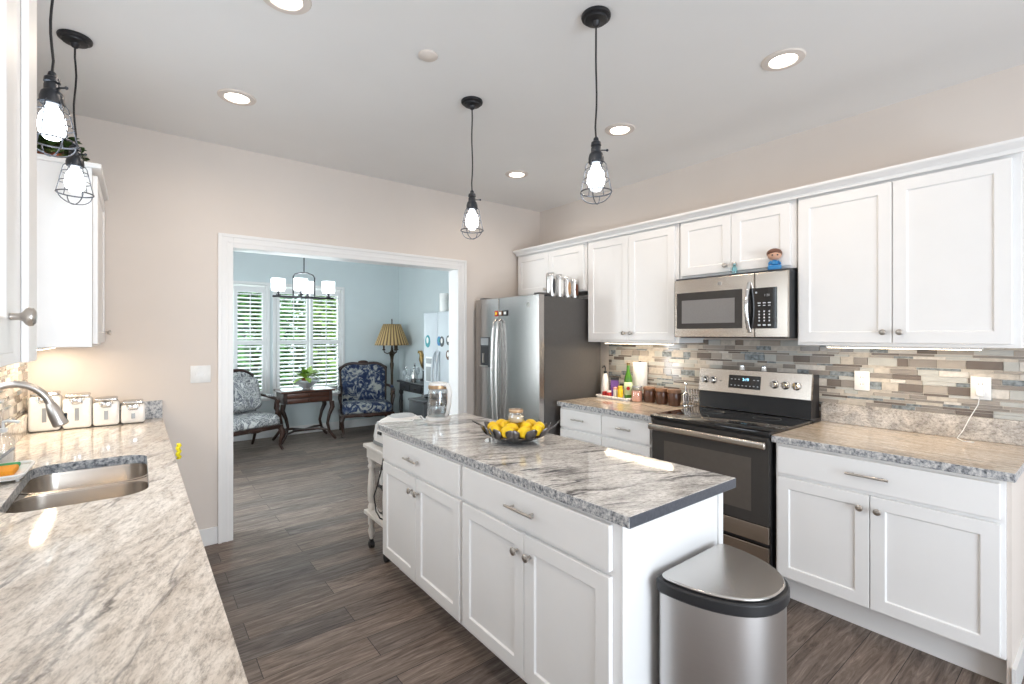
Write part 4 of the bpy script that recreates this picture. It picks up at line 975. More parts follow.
for s in (-1, 1): b.tube([(s*.018, 0, .054), (s*.028, -.004, .044), (s*.030, -.010, .034)], [.006, .0065, .006], 8)
b.build('body', M['cyan'] if False else M['blue'], t)
b = MB(); b.ball((0, 0, .092), .036, 1.1, .95, .90); hd = b.build('head', M['skin'], t)
b = MB(); b.ball((0, .006, .101), .0395, 1.1, .97, .82); b.rbox(-.034, -.034, .100, .034, -.010, .120, .008, 2); b.build('hair', M['hairbrown'], hd)
b = MB()
for s in (-1, 1): b.ball((s*.014, -.0315, .088), .0048)
b.build('eye', M['black'], hd)

# ------------------------------------------------------------------ island items
BX, BY = 1.530, 1.925
t = thing('fruit_bowl', 'pewter leaf-rimmed bowl heaped with lemons on the island', 'bowl', (BX, BY, .9145))
MB().lathe([(.050, .0), (.052, .004), (.046, .008), (.075, .013), (.110, .022), (.138, .036), (.140, .034), (.112, .019), (.078, .009), (.05, .003)], (0, 0, 0), 36, cap=False).build('dish', M['leafmetal'], t)
rnd = random.Random(4)
tw = MB()
for k in range(20):
    a = 2*PI*k/20; q = k % 2
    d = Vector((math.cos(a), math.sin(a), (1.0, 1.5)[q])); side = Vector((-math.sin(a), math.cos(a), 0))*(.5, -.6)[q]
    MB().leafblade((.137*math.cos(a), .137*math.sin(a), .0335), d+side, (.078, .064)[q], .050, (math.cos(a), math.sin(a), 0), .10).build('rim_leaf', M['leafmetal'], t, recalc=False, solid=.002)
for s in (2.2, 5.3):
    tw.tube([(.14*math.cos(s), .14*math.sin(s), .05), (.20*math.cos(s+.15), .20*math.sin(s+.15), .085), (.225*math.cos(s+.3), .225*math.sin(s+.3), .105)], [.005, .0045, .003], 6)
tw.build('twig', M['leafmetal'], t)
lab = ['lemon heaped in the leaf bowl on the island', ]
def lemon_mesh():
    b = MB(); prof = []
    for k in range(13):
        u = -1+2*k/12; r = .029*math.sqrt(max(0, 1-u*u))**.9; z = .036*u
        prof.append((max(r, .0025), z))
    prof[0] = (.001, -.0415); prof[1] = (.008, -.035); prof[-1] = (.001, .0415); prof[-2] = (.008, .035)
    b.lathe(prof, (0, 0, 0), 16); return b
lem = None
spots = [(.122*math.cos(a), .122*math.sin(a), .068) for a in [2*PI*k/9+.2 for k in range(9)]] + [(.056*math.cos(a), .056*math.sin(a), .074) for a in [2*PI*k/4+.5 for k in range(4)]]
for k, (x, y, z) in enumerate(spots):
    if lem is None: lem = lemon_mesh().build('lemon', M['lemon']); o = lem
    else: o = lem.copy(); COL.objects.link(o)
    o.location = (BX+x, BY+y, .9145+z); o.rotation_euler = (PI/2, rnd.uniform(-.1, .1), math.atan2(y, x)+rnd.uniform(-.06, .06))
    tag(o, 'yellow lemon heaped in the leaf-rimmed bowl on the island', 'lemon', 'lemons in the island bowl')
t = thing('candle_jar', 'small glass candle jar sitting on top of the lemons', 'candle', (BX, BY, .9145+.0995))
MB().lathe([(.036, .0005), (.040, .006), (.041, .03), (.033, .043), (.034, .062), (.036, .064)], (0, 0, 0), 24, cap=False).build('glass', M['glass'], t, solid=.002)
MB().lathe([(.034, .002), (.037, .006), (.037, .028), (.001, .029)], (0, 0, 0), 20).build('wax', M['candle'], t)
MB().lathe([(.0355, .050), (.0368, .054), (.0368, .062), (.0355, .064)], (0, 0, 0), 24, cap=False).build('rim_band', M['copper'], t, solid=.001)
b = MB(); b.ball((0, 0, .011), .011, 1.2, .9, .95, 9, 6)
for v in b.bm.verts: v.co += Vector((rnd.uniform(-.003, .003), rnd.uniform(-.003, .003), 0))
o = b.build('paper_scrap', M['paper'], loc=(1.395, 1.99, .9145)); tag(o, 'tiny crumpled white paper scrap on the island in front of the lemon bowl', 'paper scrap')
# glass kettle
KX, KY = 1.530, 2.735
t = thing('electric_kettle', 'clear glass kettle with white handle at the far end of the island', 'kettle', (KX, KY, .9145), math.radians(-75))
MB().lathe([(.078, .0), (.080, .004), (.080, .016), (.072, .020)], (0, 0, 0), 28).build('power_base', M['whiteplastic'], t)
MB().lathe([(.066, .0205), (.070, .026), (.069, .10), (.062, .185), (.060, .20)], (0, 0, 0), 28, cap=False).build('glass_body', M['glass'], t, solid=.002)
MB().lathe([(.060, .023), (.066, .028), (.0655, .075), (.001, .076)], (0, 0, 0), 28).build('water', thin_glass('water', (.90, .94, .95), .06), t)
MB().lathe([(.064, .2005), (.0645, .205), (.0645, .220), (.060, .222)], (0, 0, 0), 28).build('collar', M['copper'], t)
MB().lathe([(.060, .2225), (.058, .236), (.03, .242), (.001, .242)], (0, 0, 0), 28).build('lid', M['whiteplastic'], t)
b = MB(); b.tube([(.055, 0, .222), (.085, 0, .230), (.103, 0, .19), (.100, 0, .11), (.085, 0, .05), (.070, 0, .032)], [.013, .015, .015, .013, .012, .010], 10); b.build('handle', M['whiteplastic'], t)
b = MB(); b.prism([(-.060, -.016), (-.085, 0), (-.060, .016)], .185, .208); b.build('spout', M['glass'], t)
a = math.radians(35)
pts = [(1.446, 2.745, .921), (1.435, 2.75, .923), (1.415, 2.75, .945), (1.385, 2.755, .945), (1.36, 2.76, .921), (1.30, 2.79, .921), (1.22, 2.815, .921), (1.17, 2.85, .921), (1.165, 2.870, .90), (1.168, 2.874, .82)]
o = MB().tube(pts, .0045, 8).build('power_cord', M['whiteplastic']); tag(o, 'white kettle cord crossing the far end of the island', 'cord')

# ------------------------------------------------------------------ trash can
def dshape(cx, a, yb, b, corner=.03, n=26):
    pts = [(cx-a+corner, yb), (cx+a-corner, yb)]
    for k in range(1, 6):
        t = PI/2-PI/2*k/5; pts.append((cx+a-corner+corner*math.cos(t), yb-corner+corner*math.sin(t)))
    for k in range(1, n):
        t = -PI*k/n; pts.append((cx+a*math.copysign(abs(math.cos(t))**.85, math.cos(t)), yb-corner+(b-corner)*math.sin(t)))
    for k in range(0, 5):
        t = PI-PI/2*k/5; pts.append((cx-a+corner+corner*math.cos(t), yb-corner+corner*math.sin(t)))
    return pts
t = thing('trash_can', 'D-shaped stainless trash can with black rim against the island end', 'trash can', (1.525, .942, 0))
MB().prism(dshape(0, .202, -.006, .300), .012, .633).build('body', M['can_steel'], t, angle=30)
MB().prism(dshape(0, .195, -.008, .292), .0, .0115).build('foot_ring', M['black'], t, angle=30)
MB().prism(dshape(0, .210, 0, .315), .6335, .673).build('rim', M['black'], t, angle=30, bevel=.006)
MB().prism(dshape(0, .196, -.012, .290), .6735, .684).build('lid', M['steel'], t, angle=30, bevel=.004)
MB().rbox(-.05, -.345, .012, .05, -.301, .024, .004, 2).build('pedal', M['black'], t)

# ------------------------------------------------------------------ white cart with appliance
CX0, CX1, CY0, CY1 = 1.215, 1.72, 2.880, 3.225
t = thing('kitchen_cart', 'white painted cart with turned legs behind the island end', 'cart', ((CX0+CX1)/2, (CY0+CY1)/2, 0))
hx, hy = (CX1-CX0)/2, (CY1-CY0)/2
b = MB(); b.prism_y([(-hx, .690), (hx, .690), (hx, .715), (-hx, .715)], -hy, hy); b.build('top', M['whitepaint'], t, smooth=False, bevel=.006)
MB().box(-hx+.02, -hy+.02, .62, hx-.02, hy-.02, .6895).build('apron', M['whitepaint'], t, smooth=False, bevel=.003)
MB().box(-hx+.005, -hy+.005, .235, hx-.005, hy-.005, .262).build('lower_shelf', M['whitepaint'], t, smooth=False, bevel=.005)
for sx in (-1, 1):
    for sy in (-1, 1):
        x, y = sx*(hx-.045), sy*(hy-.045)
        l = MB().lathe([(.021, .2625), (.024, .29), (.016, .31), (.024, .33), (.026, .40), (.020, .50), (.016, .54), (.025, .56), (.018, .58), (.024, .60), (.024, .6195)], (x, y, 0), 16)
        l.lathe([(.010, .062), (.015, .08), (.024, .12), (.015, .15), (.023, .17), (.023, .2345)], (x, y, 0), 16)
        lg = l.build('leg', M['whitepaint'], t)
        c = MB(); c.box(x-.010, y-.012, .045, x+.010, y+.012, .0615); c.cyl((x-.014, y, .024), (x+.014, y, .024), .024, 16); c.build('caster', M['black'], lg)
# ice maker style appliance
t = thing('ice_maker', 'rounded white countertop appliance on the white cart', 'appliance', (1.415, 3.055, .7155))
MB().rbox(-.15, -.12, .0005, .15, .12, .03, .01, 2).build('base', M['greylight'], t)
def sq(x0, x1, y0, y1, z, r): return [(x, y, z) for x, y in rrect(x0, y0, x1, y1, r, 5)]
b = MB(); b.loft([sq(-.155, .155, -.125, .125, .0305, .06), sq(-.160, .160, -.130, .130, .06, .065), sq(-.152, .155, -.125, .125, .12, .07), sq(-.125, .14, -.11, .11, .165, .08), sq(-.085, .11, -.08, .08, .188, .07)]); bd = b.build('shell', M['whiteplastic'], t, angle=60)
MB().loft([sq(-.070, .100, -.07, .07, .1885, .06), sq(-.06, .09, -.06, .06, .200, .05), sq(-.03, .06, -.03, .03, .205, .025)]).build('lid', M['fridge_white'], t, angle=60)
MB().rbox(-.166, -.055, .085, -.155, .0, .105, .003, 1).build('vent', M['black'], bd)
# things on lower shelf
t = thing('waffle_iron', 'dark round waffle iron leaning on the cart shelf', 'waffle iron', (1.275, 3.055, .2625), 0)
b = MB(); rings = [[(-.005+q, .098*math.cos(a), .100+.098*math.sin(a)) for a in [2*PI*i/28 for i in range(28)]] for q in (0, .03)]; b.loft(rings); b.build('shell', M['black'], t, bevel=.006)
b = MB(); rings = [[(-.009+q, .08*math.cos(a), .100+.08*math.sin(a)) for a in [2*PI*i/28 for i in range(28)]] for q in (0, .0035)]; b.loft(rings); b.build('plate', M['steel'], t)
b = MB(); b.rbox(-.005, -.02, .195, .025, .02, .290, .008, 2); b.build('handle', M['whiteplastic'], t)
o = MB().tube([(1.245, 2.93, .70+.02), (1.235, 2.872, .725), (1.212, 2.862, .69), (1.205, 2.885, .60), (1.199, 2.93, .50), (1.198, 2.98, .42), (1.20, 2.95, .33), (1.205, 2.90, .30), (1.24, 2.90, .275), (1.30, 2.93, .268)], .0045, 8).build('appliance_cord', M['black']); tag(o, 'black power cord looping down the side of the white cart', 'cord')

# ------------------------------------------------------------------ ceiling fixtures
def downlight(x, y, label):
    t = thing('recessed_light', label, 'light', (x, y, ZC), 0, 'recessed ceiling lights')
    MB().lathe([(.060, -.0045), (.064, -.010), (.092, -.007), (.097, -.0005), (.060, -.0005)], (0, 0, 0), 32, cap=False).build('trim_ring', M['wall'], t)
    MB().lathe([(.0595, -.0005), (.0595, -.006), (.001, -.0062)], (0, 0, 0), 28).build('lens', M['downlight'], t)
    l = lamp('downlight_beam', 'AREA', (0, 0, -.013), 3.3, WARM, (0, 0, 0), .13); l.parent = t; l.data.spread = math.radians(165)
for x, y, lab in ((.437, 3.074, 'lit recessed ceiling light in front of the cased opening'), (.46, 2.05, 'lit recessed ceiling light cut by the top of the picture'), (2.47, 1.02, 'large lit recessed ceiling light nearest the right wall cabinets'),
        (2.47, 2.02, 'lit recessed ceiling light between the pendants and the microwave'), (2.48, 3.11, 'lit recessed ceiling light nearest the refrigerator corner'), (.46, 1.02, 'lit recessed ceiling light above the sink aisle')):
    downlight(x, y, lab)
t = thing('smoke_detector', 'small round white detector on the ceiling between the lights', 'detector', (1.092, 2.05, ZC))
MB().lathe([(.046, -.0005), (.046, -.006), (.040, -.011), (.001, -.012)], (0, 0, 0), 24).build('housing', M['wall'], t)

def pendant(x, y, label, up=0.0):
    t = thing('pendant_light', label, 'pendant light', (x, y, ZC), 0, 'caged pendant lights')
    MB().lathe([(.060, -.0005), (.062, -.006), (.060, -.014), (.048, -.018), (.046, -.026), (.018, -.030), (.012, -.046), (.006, -.05)], (0, 0, 0), 28).build('canopy', M['iron'], t)
    pts = [(.004*math.sin(k*.9+x*5), .004*math.cos(k*.7), -.049-(.467-up)*k/10) for k in range(11)]; pts[0] = (0, 0, -.049); pts[-1] = (0, 0, -.516+up)
    MB().tube(pts, .0038, 8).build('cord', M['iron'], t)
    s = MB(); s.lathe([(.006, -.512), (.010, -.516), (.012, -.528), (.020, -.534), (.022, -.548), (.018, -.552), (.021, -.558), (.021, -.575), (.028, -.583), (.032, -.600), (.032, -.618), (.028, -.622)], (0, 0, 0), 20)
    sk = s.build('socket', M['socket'], t, loc=(0, 0, up))
    a = -.65; k = MB(); k.cyl((.02*math.cos(a), .02*math.sin(a), -.566), (.044*math.cos(a), .044*math.sin(a), -.566), .0028, 8); k.ball((.047*math.cos(a), .047*math.sin(a), -.566), .0055); k.build('switch_key', M['socket'], sk)
    MB().lathe([(.014, -.6225), (.018, -.632), (.032, -.660), (.037, -.690), (.033, -.716), (.018, -.735), (.001, -.739)], (0, 0, 0), 20).build('bulb', M['bulb'], t).location.z = up
    c = MB(); zr = -.742; R = .064
    for q in range(6):
        b0 = 2*PI*q/6+.2; cb, sb = math.cos(b0), math.sin(b0)
        c.tube([(.030*cb, .030*sb, -.612), (.040*cb, .040*sb, -.625), (.047*cb, .047*sb, -.660), (.055*cb, .055*sb, -.70), (R*cb, R*sb, zr)], .0018, 5)
    for rr, zz, th in ((.0455, -.650, .0018), (.0538, -.692, .0018), (R, zr, .0030)): c.tube(arc((0, 0, zz), rr, 0, 2*PI*31/32, 31, 'xy'), th, 6, True)
    for q in range(2):
        b0 = PI*q/2+.5; cb, sb = math.cos(b0), math.sin(b0)
        c.tube([(R*math.cos(u)*cb, R*math.cos(u)*sb, zr-.048*math.sin(u)) for u in [PI*i/14 for i in range(15)]], .0022, 6)
    c.build('cage', M['cage'], t, loc=(0, 0, up))
    l = lamp('bulb_glow', 'POINT', (0, 0, -.69+up), 1.3, COOL, size=.03); l.parent = t
pendant(1.510, 1.361, 'caged pendant light above the near half of the island')
pendant(1.505, 2.298, 'caged pendant light above the far half of the island')
pendant(-.225, 2.18, 'caged pendant light over the sink partly hidden by the near wall cabinet', .042)
pendant(-.225, 2.904, 'caged pendant light over the sink nearest the corner wall cabinet', .038)

# ivy on the corner cabinet
t = thing('ivy_plant', 'trailing ivy on top of the corner wall cabinet', 'plant', (-.345, 3.40, 2.3255))
MB().lathe([(.05, 0), (.06, .05), (.065, .06), (.06, .06), (.05, .03)], (0, 0, 0), 18).build('pot', M['terracotta'], t)
b = MB(); st = MB(); rnd = random.Random(12)
for k in range(16):
    a = rnd.uniform(-PI, PI); ln = rnd.uniform(.07, .14); pts = []
    for i in range(6):
        u = i/5; pts.append((.02*math.cos(a)+ln*u*math.cos(a), .02*math.sin(a)+ln*1.2*u*math.sin(a), max(.02, .055+.14*math.sin(PI*min(1, u*.9))*(.4+.6*rnd.random())-.05*u)))
    st.tube(pts, .002, 5)
    for p in pts[1:]:
        for _ in range(3): b.leafblade(p, (rnd.gauss(0, 1), rnd.gauss(0, 1), rnd.uniform(0, .7)), rnd.uniform(.035, .055), rnd.uniform(.03, .045))
b.build('leaf', M['ivy'], t, recalc=False, smooth=False); t.children[-1]['kind'] = 'stuff'; st.build('stem', M['bark'], t)

# ------------------------------------------------------------------ breakfast room
# shutters
def shutter(x0, x1, label):
    z0, z1 = .60, 2.135; y = YF+.02
    t = thing('plantation_shutter', label, 'shutter', ((x0+x1)/2, y, z0), 0, 'white plantation shutters'); w = (x1-x0)/2; H = z1-z0; s = .045
    b = MB(); b.box(-w, -.014, 0, -w+s, .014, H).box(w-s, -.014, 0, w, .014, H)
    zm = H*.49
    for a, c in ((0, .075), (zm-.03, zm+.03), (H-.075, H)): b.box(-w+s, -.014, a, w-s, .014, c)
    b.build('frame', M['trim'], t, smooth=False)
    lv = MB(); ang = math.radians(18)
    for a, c in ((.075, zm-.03), (zm+.03, H-.075)):
        n = int((c-a)/.054)
        for k in range(n):
            zc = a+(k+.5)*(c-a)/n; dy, dz = .026*math.cos(ang), .026*math.sin(ang); th = .0042
            lv.prism_x([(-dy, zc-dz-th), (0, zc-th*1.6), (dy, zc+dz-th), (dy, zc+dz+th), (0, zc+th*1.6), (-dy, zc-dz+th)][::1], -w+s+.001, w-s-.001)
    lv.build('louvers', M['trim'], t, smooth=False)
    r = MB(); r.box(-.006, -.040, .10, .006, -.030, zm-.05); r.box(-.006, -.040, zm+.05, .006, -.030, H-.10); r.build('tilt_rod', M['trim'], t, smooth=False)
shutter(.640, 1.025, 'white plantation shutter at the hidden side of the left breakfast window')
shutter(1.030, 1.425, 'white plantation shutter behind the flowered armchair')
shutter(1.565, 2.020, 'white plantation shutter behind the side table')
shutter(2.028, 2.485, 'white plantation shutter beside the blue armchair')

# chandelier
CHX, CHY, ZB = 1.305, 5.05, 1.838
t = thing('chandelier', 'dark linear chandelier with four lit glass shades in the breakfast room', 'chandelier', (CHX, CHY, ZC), math.radians(-3))
dz = ZB-ZC
b = MB(); b.lathe([(.06, -.0005), (.06, -.02), (.02, -.03)], (0, 0, 0), 20); b.cyl((0, 0, -.03), (0, 0, dz+.25), .006, 8)
b.build('stem', M['iron'], t)
b = MB(); b.tube([(-.10, 0, dz+.01), (-.10, 0, dz+.20), (-.085, 0, dz+.225), (-.03, 0, dz+.245), (.03, 0, dz+.245), (.085, 0, dz+.225), (.10, 0, dz+.20), (.10, 0, dz+.01)], .0065, 8); b.build('yoke', M['iron'], t)
b = MB(); b.rbox(-.285, -.016, dz-.012, .285, .016, dz+.008, .004, 2)
for sx, sy in ((-.055, -.12), (.055, .12)): b.box(sx-.012, min(0, sy), dz-.008, sx+.012, max(0, sy), dz+.006)
b.build('bar', M['iron'], t)
for x, y in ((-.235, 0), (-.055, -.12), (.055, .12), (.235, 0)):
    c = MB(); c.lathe([(.022, dz+.0085), (.022, dz+.02), (.012, dz+.025), (.012, dz+.045), (.016, dz+.048)], (x, y, 0), 14); cu = c.build('cup', M['iron'], t)
    sh = MB(); sh.lathe([(.030, dz+.0485), (.058, dz+.053), (.063, dz+.08), (.063, dz+.168), (.060, dz+.17)], (x, y, 0), 22, cap=False); sh.build('shade', M['shade'], cu, solid=.003)
    l = lamp('shade_glow', 'POINT', (x, y, dz+.12), 3.5, (.95, .97, 1.0), size=.03); l.parent = t

# armchair (carved frame, upholstered)
def armchair(label, loc, rz, fab, w=.66, arms=True, back_h=1.03):
    t = thing('armchair', label, 'chair', loc, rz); hw = w/2
    seat = MB(); rg = []
    for z, ins, r in ((.335, .01, .05), (.36, 0, .06), (.42, 0, .07), (.455, .02, .08), (.472, .06, .09), (.478, .14, .09)):
        rg.append([(x, y, z) for x, y in rrect(-hw+.02+ins, -.30+ins, hw-.02-ins, .24-ins, r, 5)])
    seat.loft(rg); seat.build('seat', fab, t, angle=70)
    a = MB(); a.rbox(-hw, -.305, .285, hw, -.265, .333, .008, 2).rbox(-hw, -.265, .285, -hw+.04, .28, .333, .008, 2).rbox(hw-.04, -.265, .285, hw, .28, .333, .008, 2).rbox(-hw+.04, .24, .285, hw-.04, .28, .333, .008, 2)
    a.ball((0, -.307, .305), .035, 2.6, .4, .8, 14, 8); a.build('seat_rail', M['wood'], t)
    # back: outline with arched crest, leaning back
    def outline(ins, y):
        pts = [(-hw+.03+ins, .40+ins), (hw-.03-ins, .40+ins)]
        top = back_h-.075-ins
        pts += [(hw-.03-ins, .65), (hw-.015-ins, top-.05)]
        for k in range(0, 13):
            u = 1-2*k/12; pts.append(((hw-.03-ins)*u*.97, top+.06*math.cos(u*PI/2)**.7*(1)-.015*math.cos(u*PI*1.5)))
        pts += [(-hw+.015+ins, top-.05), (-hw+.03+ins, .65)]
        return [(x, y+.24+(z-.45)*.20, z) for x, z in pts]
    bk = MB(); bk.loft([outline(.045, .0), outline(.028, -.035), outline(.05, -.052), outline(.12, -.062)], cap0=True, cap1=True); bk.build('back_cushion', fab, t, angle=70)
    fr = MB(); pts = outline(.012, .005)
    fr.tube(pts, .023, 8, True); fr.ball((0, .24+(back_h-.45)*.20, back_h-.012), .035, 2.2, .6, .8, 14, 8)
    for s in (-1, 1): fr.ball((s*(hw-.03), .25+(back_h-.12-.45)*.2, back_h-.11), .03, 1, .8, 1.2, 10, 8)
    fr.build('back_frame', M['wood'], t)
    for s in (-1, 1):
        ar = MB(); ar.tube([(s*(hw-.03), .29, .68), (s*(hw+.005), .15, .675), (s*(hw+.02), 0, .655), (s*(hw+.015), -.14, .64), (s*(hw+.005), -.20, .615), (s*(hw-.005), -.19, .58)], [.020, .020, .022, .024, .022, .012], 8)
        ar.tube([(s*(hw+.012), -.13, .63), (s*(hw+.015), -.17, .55), (s*(hw-.005), -.16, .45), (s*(hw-.018), -.13, .335)], [.018, .019, .018, .020], 8)
        an = ar.build('armrest', M['wood'], t)
        pd = MB(); pd.ball((s*(hw+.015), .01, .675), .03, .8, 3.2, .8, 12, 8); pd.build('arm_pad', fab, an)
        l = MB(); l.tube([(s*(hw-.03), -.275, .30), (s*(hw-.002), -.30, .24), (s*(hw-.02), -.285, .15), (s*(hw-.03), -.275, .08), (s*(hw-.015), -.30, .03), (s*(hw-.01), -.31, .014)], [.034, .036, .024, .018, .018, .014], 10); l.build('leg', M['wood'], t)
        l = MB(); l.tube([(s*(hw-.035), .25, .30), (s*(hw-.03), .26, .18), (s*(hw-.03), .30, .07), (s*(hw-.03), .33, .014)], [.026, .020, .017, .014], 10); l.build('leg', M['wood'], t)
    return t
armchair('dark wood armchair in white and navy flowered fabric, partly behind the casing', (1.00, 6.70, 0), math.radians(21), M['floral'], .72)
armchair('carved armchair upholstered in blue and cream toile by the window', (2.68, 6.98, 0), math.radians(-14), M['toile'], .74, True, 1.05)
b = MB(); b.rbox(-.24, -.075, -.21, .24, .075, .21, .07, 4); o = b.build('throw_pillow', M['floral'], loc=(1.005, 6.80, .715)); o.rotation_euler = (math.radians(-16), 0, math.radians(21))
tag(o, 'flowered throw pillow propped against the back of the flowered armchair', 'pillow')
# side table
t = thing('side_table', 'mahogany side table with two drawers and curved legs under the windows', 'table', (1.81, 6.98, 0), 0)
MB().rbox(-.345, -.24, .690, .345, .24, .715, .008, 3).build('tabletop', M['wood_red'], t)
MB().box(-.315, -.205, .545, .315, .205, .6895).build('case', M['wood'], t, smooth=False, bevel=.003)
for z in (.552, .622):
    d = MB().rbox(-.27, -.214, z, .27, -.2055, z+.060, .003, 2).build('drawer', M['wood_red'], t)
    b = MB(); b.ball((0, -.221, z+.030), .009); b.build('knob', M['bronze'], d)
for sx in (-1, 1):
    for sy in (-1, 1):
        x, y = sx*.31, sy*.18
        l = MB(); l.tube([(x, y, .545), (x+sx*.012, y, .46), (x-sx*.03, y, .36), (x-sx*.055, y, .24), (x-sx*.03, y, .13), (x+sx*.025, y+sy*.02, .05), (x+sx*.05, y+sy*.03, .018)], [.034, .032, .024, .019, .020, .021, .017], 10); l.build('leg', M['wood'], t)
b = MB(); 
for s in (-1, 1): b.tube([(-.27, s*.18, .15), (-.15, s*.09, .165), (0, 0, .15), (.15, -s*.09, .165), (.27, -s*.18, .15)], [.014, .017, .020, .017, .014], 8)
b.build('stretcher', M['wood'], t)
t = thing('glass_bowl', 'ruffled cut glass bowl on the mahogany side table', 'bowl', (1.83, 6.97, .7155))
MB().lathe([(.05, 0), (.045, .012), (.08, .04), (.15, .095), (.19, .125)], (0, 0, 0), 36, mod=lambda a: 1+.06*math.sin(6*a), cap=False).build('bowl', mat('pressed_glass', (.62, .68, .70), .12, 0, alpha=.55), t, solid=.006)
MB().lathe([(.05, .0), (.05, .004), (.001, .005)], (0, 0, 0), 20).build('foot', M['glass'], t)
t = thing('potted_plant', 'small leafy plant in a terracotta pot standing in the glass bowl', 'plant', (1.83, 6.97, .7215))
MB().lathe([(.045, 0), (.058, .12), (.063, .122), (.063, .145), (.055, .145), (.05, .12), (.001, .118)], (0, 0, 0), 20).build('pot', M['terracotta'], t)
b = MB(); rnd = random.Random(3)
for k in range(26):
    a = rnd.uniform(0, 2*PI); b.leafblade((.02*math.cos(a), .02*math.sin(a), .14+.03*rnd.random()), (math.cos(a), math.sin(a), rnd.uniform(.25, 1.6)), rnd.uniform(.16, .25), rnd.uniform(.06, .085), bend=.55)
b.build('leaves', M['leaf_light'], t, recalc=False, smooth=False)
# floor lamp
t = thing('floor_lamp', 'bronze floor lamp with pleated gold striped shade in the corner', 'floor lamp', (3.155, 7.12, 0))
MB().lathe([(.15, .0), (.15, .02), (.10, .035), (.05, .06), (.03, .10), (.022, .14)], (0, 0, 0), 24).build('base', M['bronze'], t)
MB().lathe([(.020, .14), (.020, .5), (.028, .53), (.018, .56), (.020, .9), (.032, 1.0), (.022, 1.04), (.028, 1.12), (.045, 1.16), (.030, 1.20), (.020, 1.22), (.012, 1.30), (.008, 1.68), (.010, 1.70), (.001, 1.72)], (0, 0, 0), 18).build('pole', M['bronze'], t)
for k in range(3):
    a = 2*PI*k/3+.5; ca, sa = math.cos(a), math.sin(a)
    ar = MB().tube([(.02*ca, .02*sa, 1.19), (.07*ca, .07*sa, 1.165), (.115*ca, .115*sa, 1.185), (.125*ca, .125*sa, 1.22)], .008, 8)
    ar.lathe([(.028, 1.22), (.022, 1.235), (.014, 1.24), (.014, 1.31)], (.125*ca, .125*sa, 0), 12); ar.build('candle_arm', M['bronze'], t)
MB().lathe([(.262, 1.300), (.250, 1.33), (.175, 1.52), (.132, 1.63)], (0, 0, 0), 112, mod=lambda a: 1+.018*math.sin(28*a), cap=False).build('lamp_shade', M['lampshade'], t, solid=.003)
# console
t = thing('console_table', 'black lacquered console table between floor lamp and white refrigerator', 'table', (3.20, 6.02, 0))
MB().rbox(-.21, -.56, .770, .225, .56, .800, .006, 2).build('tabletop', M['blackwood'], t)
MB().box(-.18, -.52, .655, .21, .52, .7695).build('apron', M['blackwood'], t, smooth=False)
for y in (-.34, 0, .34):
    d = MB().rbox(-.188, y-.15, .670, -.1805, y+.15, .755, .002, 1).build('drawer', M['blackwood'], t); MB().ball((-.198, y, .712), .010).build('knob', M['bronze'], d)
for sx, sy in ((-.165, -.50), (.19, -.50), (-.165, .50), (.19, .50)):
    MB().lathe([(.016, 0), (.022, .06), (.015, .10), (.026, .3), (.030, .50), (.020, .585), (.032, .615), (.032, .6545)], (sx, sy, 0), 14).build('leg', M['blackwood'], t)
def goblet(x, y, h, r, label):
    t = thing('glass_goblet', label, 'glass', (x, y, .8005), 0, 'glassware on the console table')
    MB().lathe([(r*.9, .0005), (r*.8, .006), (.005, .012), (.005, h*.45), (r*.7, h*.52), (r, h*.72), (r*.88, h)], (0, 0, 0), 16, cap=False).build('glass', mat('goblet_glass', (.55, .60, .62), .08, 0, alpha=.6), t)
def decanter(x, y, h, r, label, m):
    t = thing('decanter', label, 'bottle', (x, y, .8005), 0, 'glassware on the console table')
    MB().lathe([(r*.9, .0005), (r, .006), (r, h*.5), (r*.35, h*.66), (r*.3, h*.84), (r*.42, h*.86)], (0, 0, 0), 16).build('body', m, t)
    MB().ball((0, 0, h*.93), r*.38).build('stopper', M['chrome'], t)
decanter(3.09, 6.47, .20, .04, 'clear decanter at the lamp end of the black console', M['glass']); decanter(3.17, 6.36, .26, .035, 'dark tall decanter in the middle of the black console', M['greydark'])
goblet(3.03, 6.40, .15, .032, 'small goblet in front of the clear decanter'); goblet(3.05, 6.28, .17, .034, 'goblet standing before the gilded bird sculpture'); goblet(3.13, 6.20, .20, .036, 'tall goblet next to the gilded bird sculpture')
decanter(3.04, 6.12, .22, .038, 'steel coloured decanter at the refrigerator end of the console', M['steel'])
t = thing('bird_sculpture', 'dark and gilded parrot sculpture on a stand on the black console', 'sculpture', (3.27, 6.27, .8005), math.radians(150))
MB().lathe([(.055, .0005), (.05, .02), (.02, .03), (.016, .12), (.022, .14)], (0, 0, 0), 16).build('stand', M['blackwood'], t)
b = MB(); b.tube([(-.05, 0, .04), (-.035, 0, .12), (0, 0, .22), (.025, 0, .31), (.03, 0, .37), (.045, 0, .41), (.075, 0, .415), (.088, 0, .395)], [.008, .02, .045, .048, .032, .034, .020, .004], 14); b.build('bird', M['gold'], t)
b = MB()
for s in (-1, 1): b.ball((-.005, s*.038, .25), .05, .55, .28, 1.6, 12, 8)
b.build('wing', M['blackwood'], t)
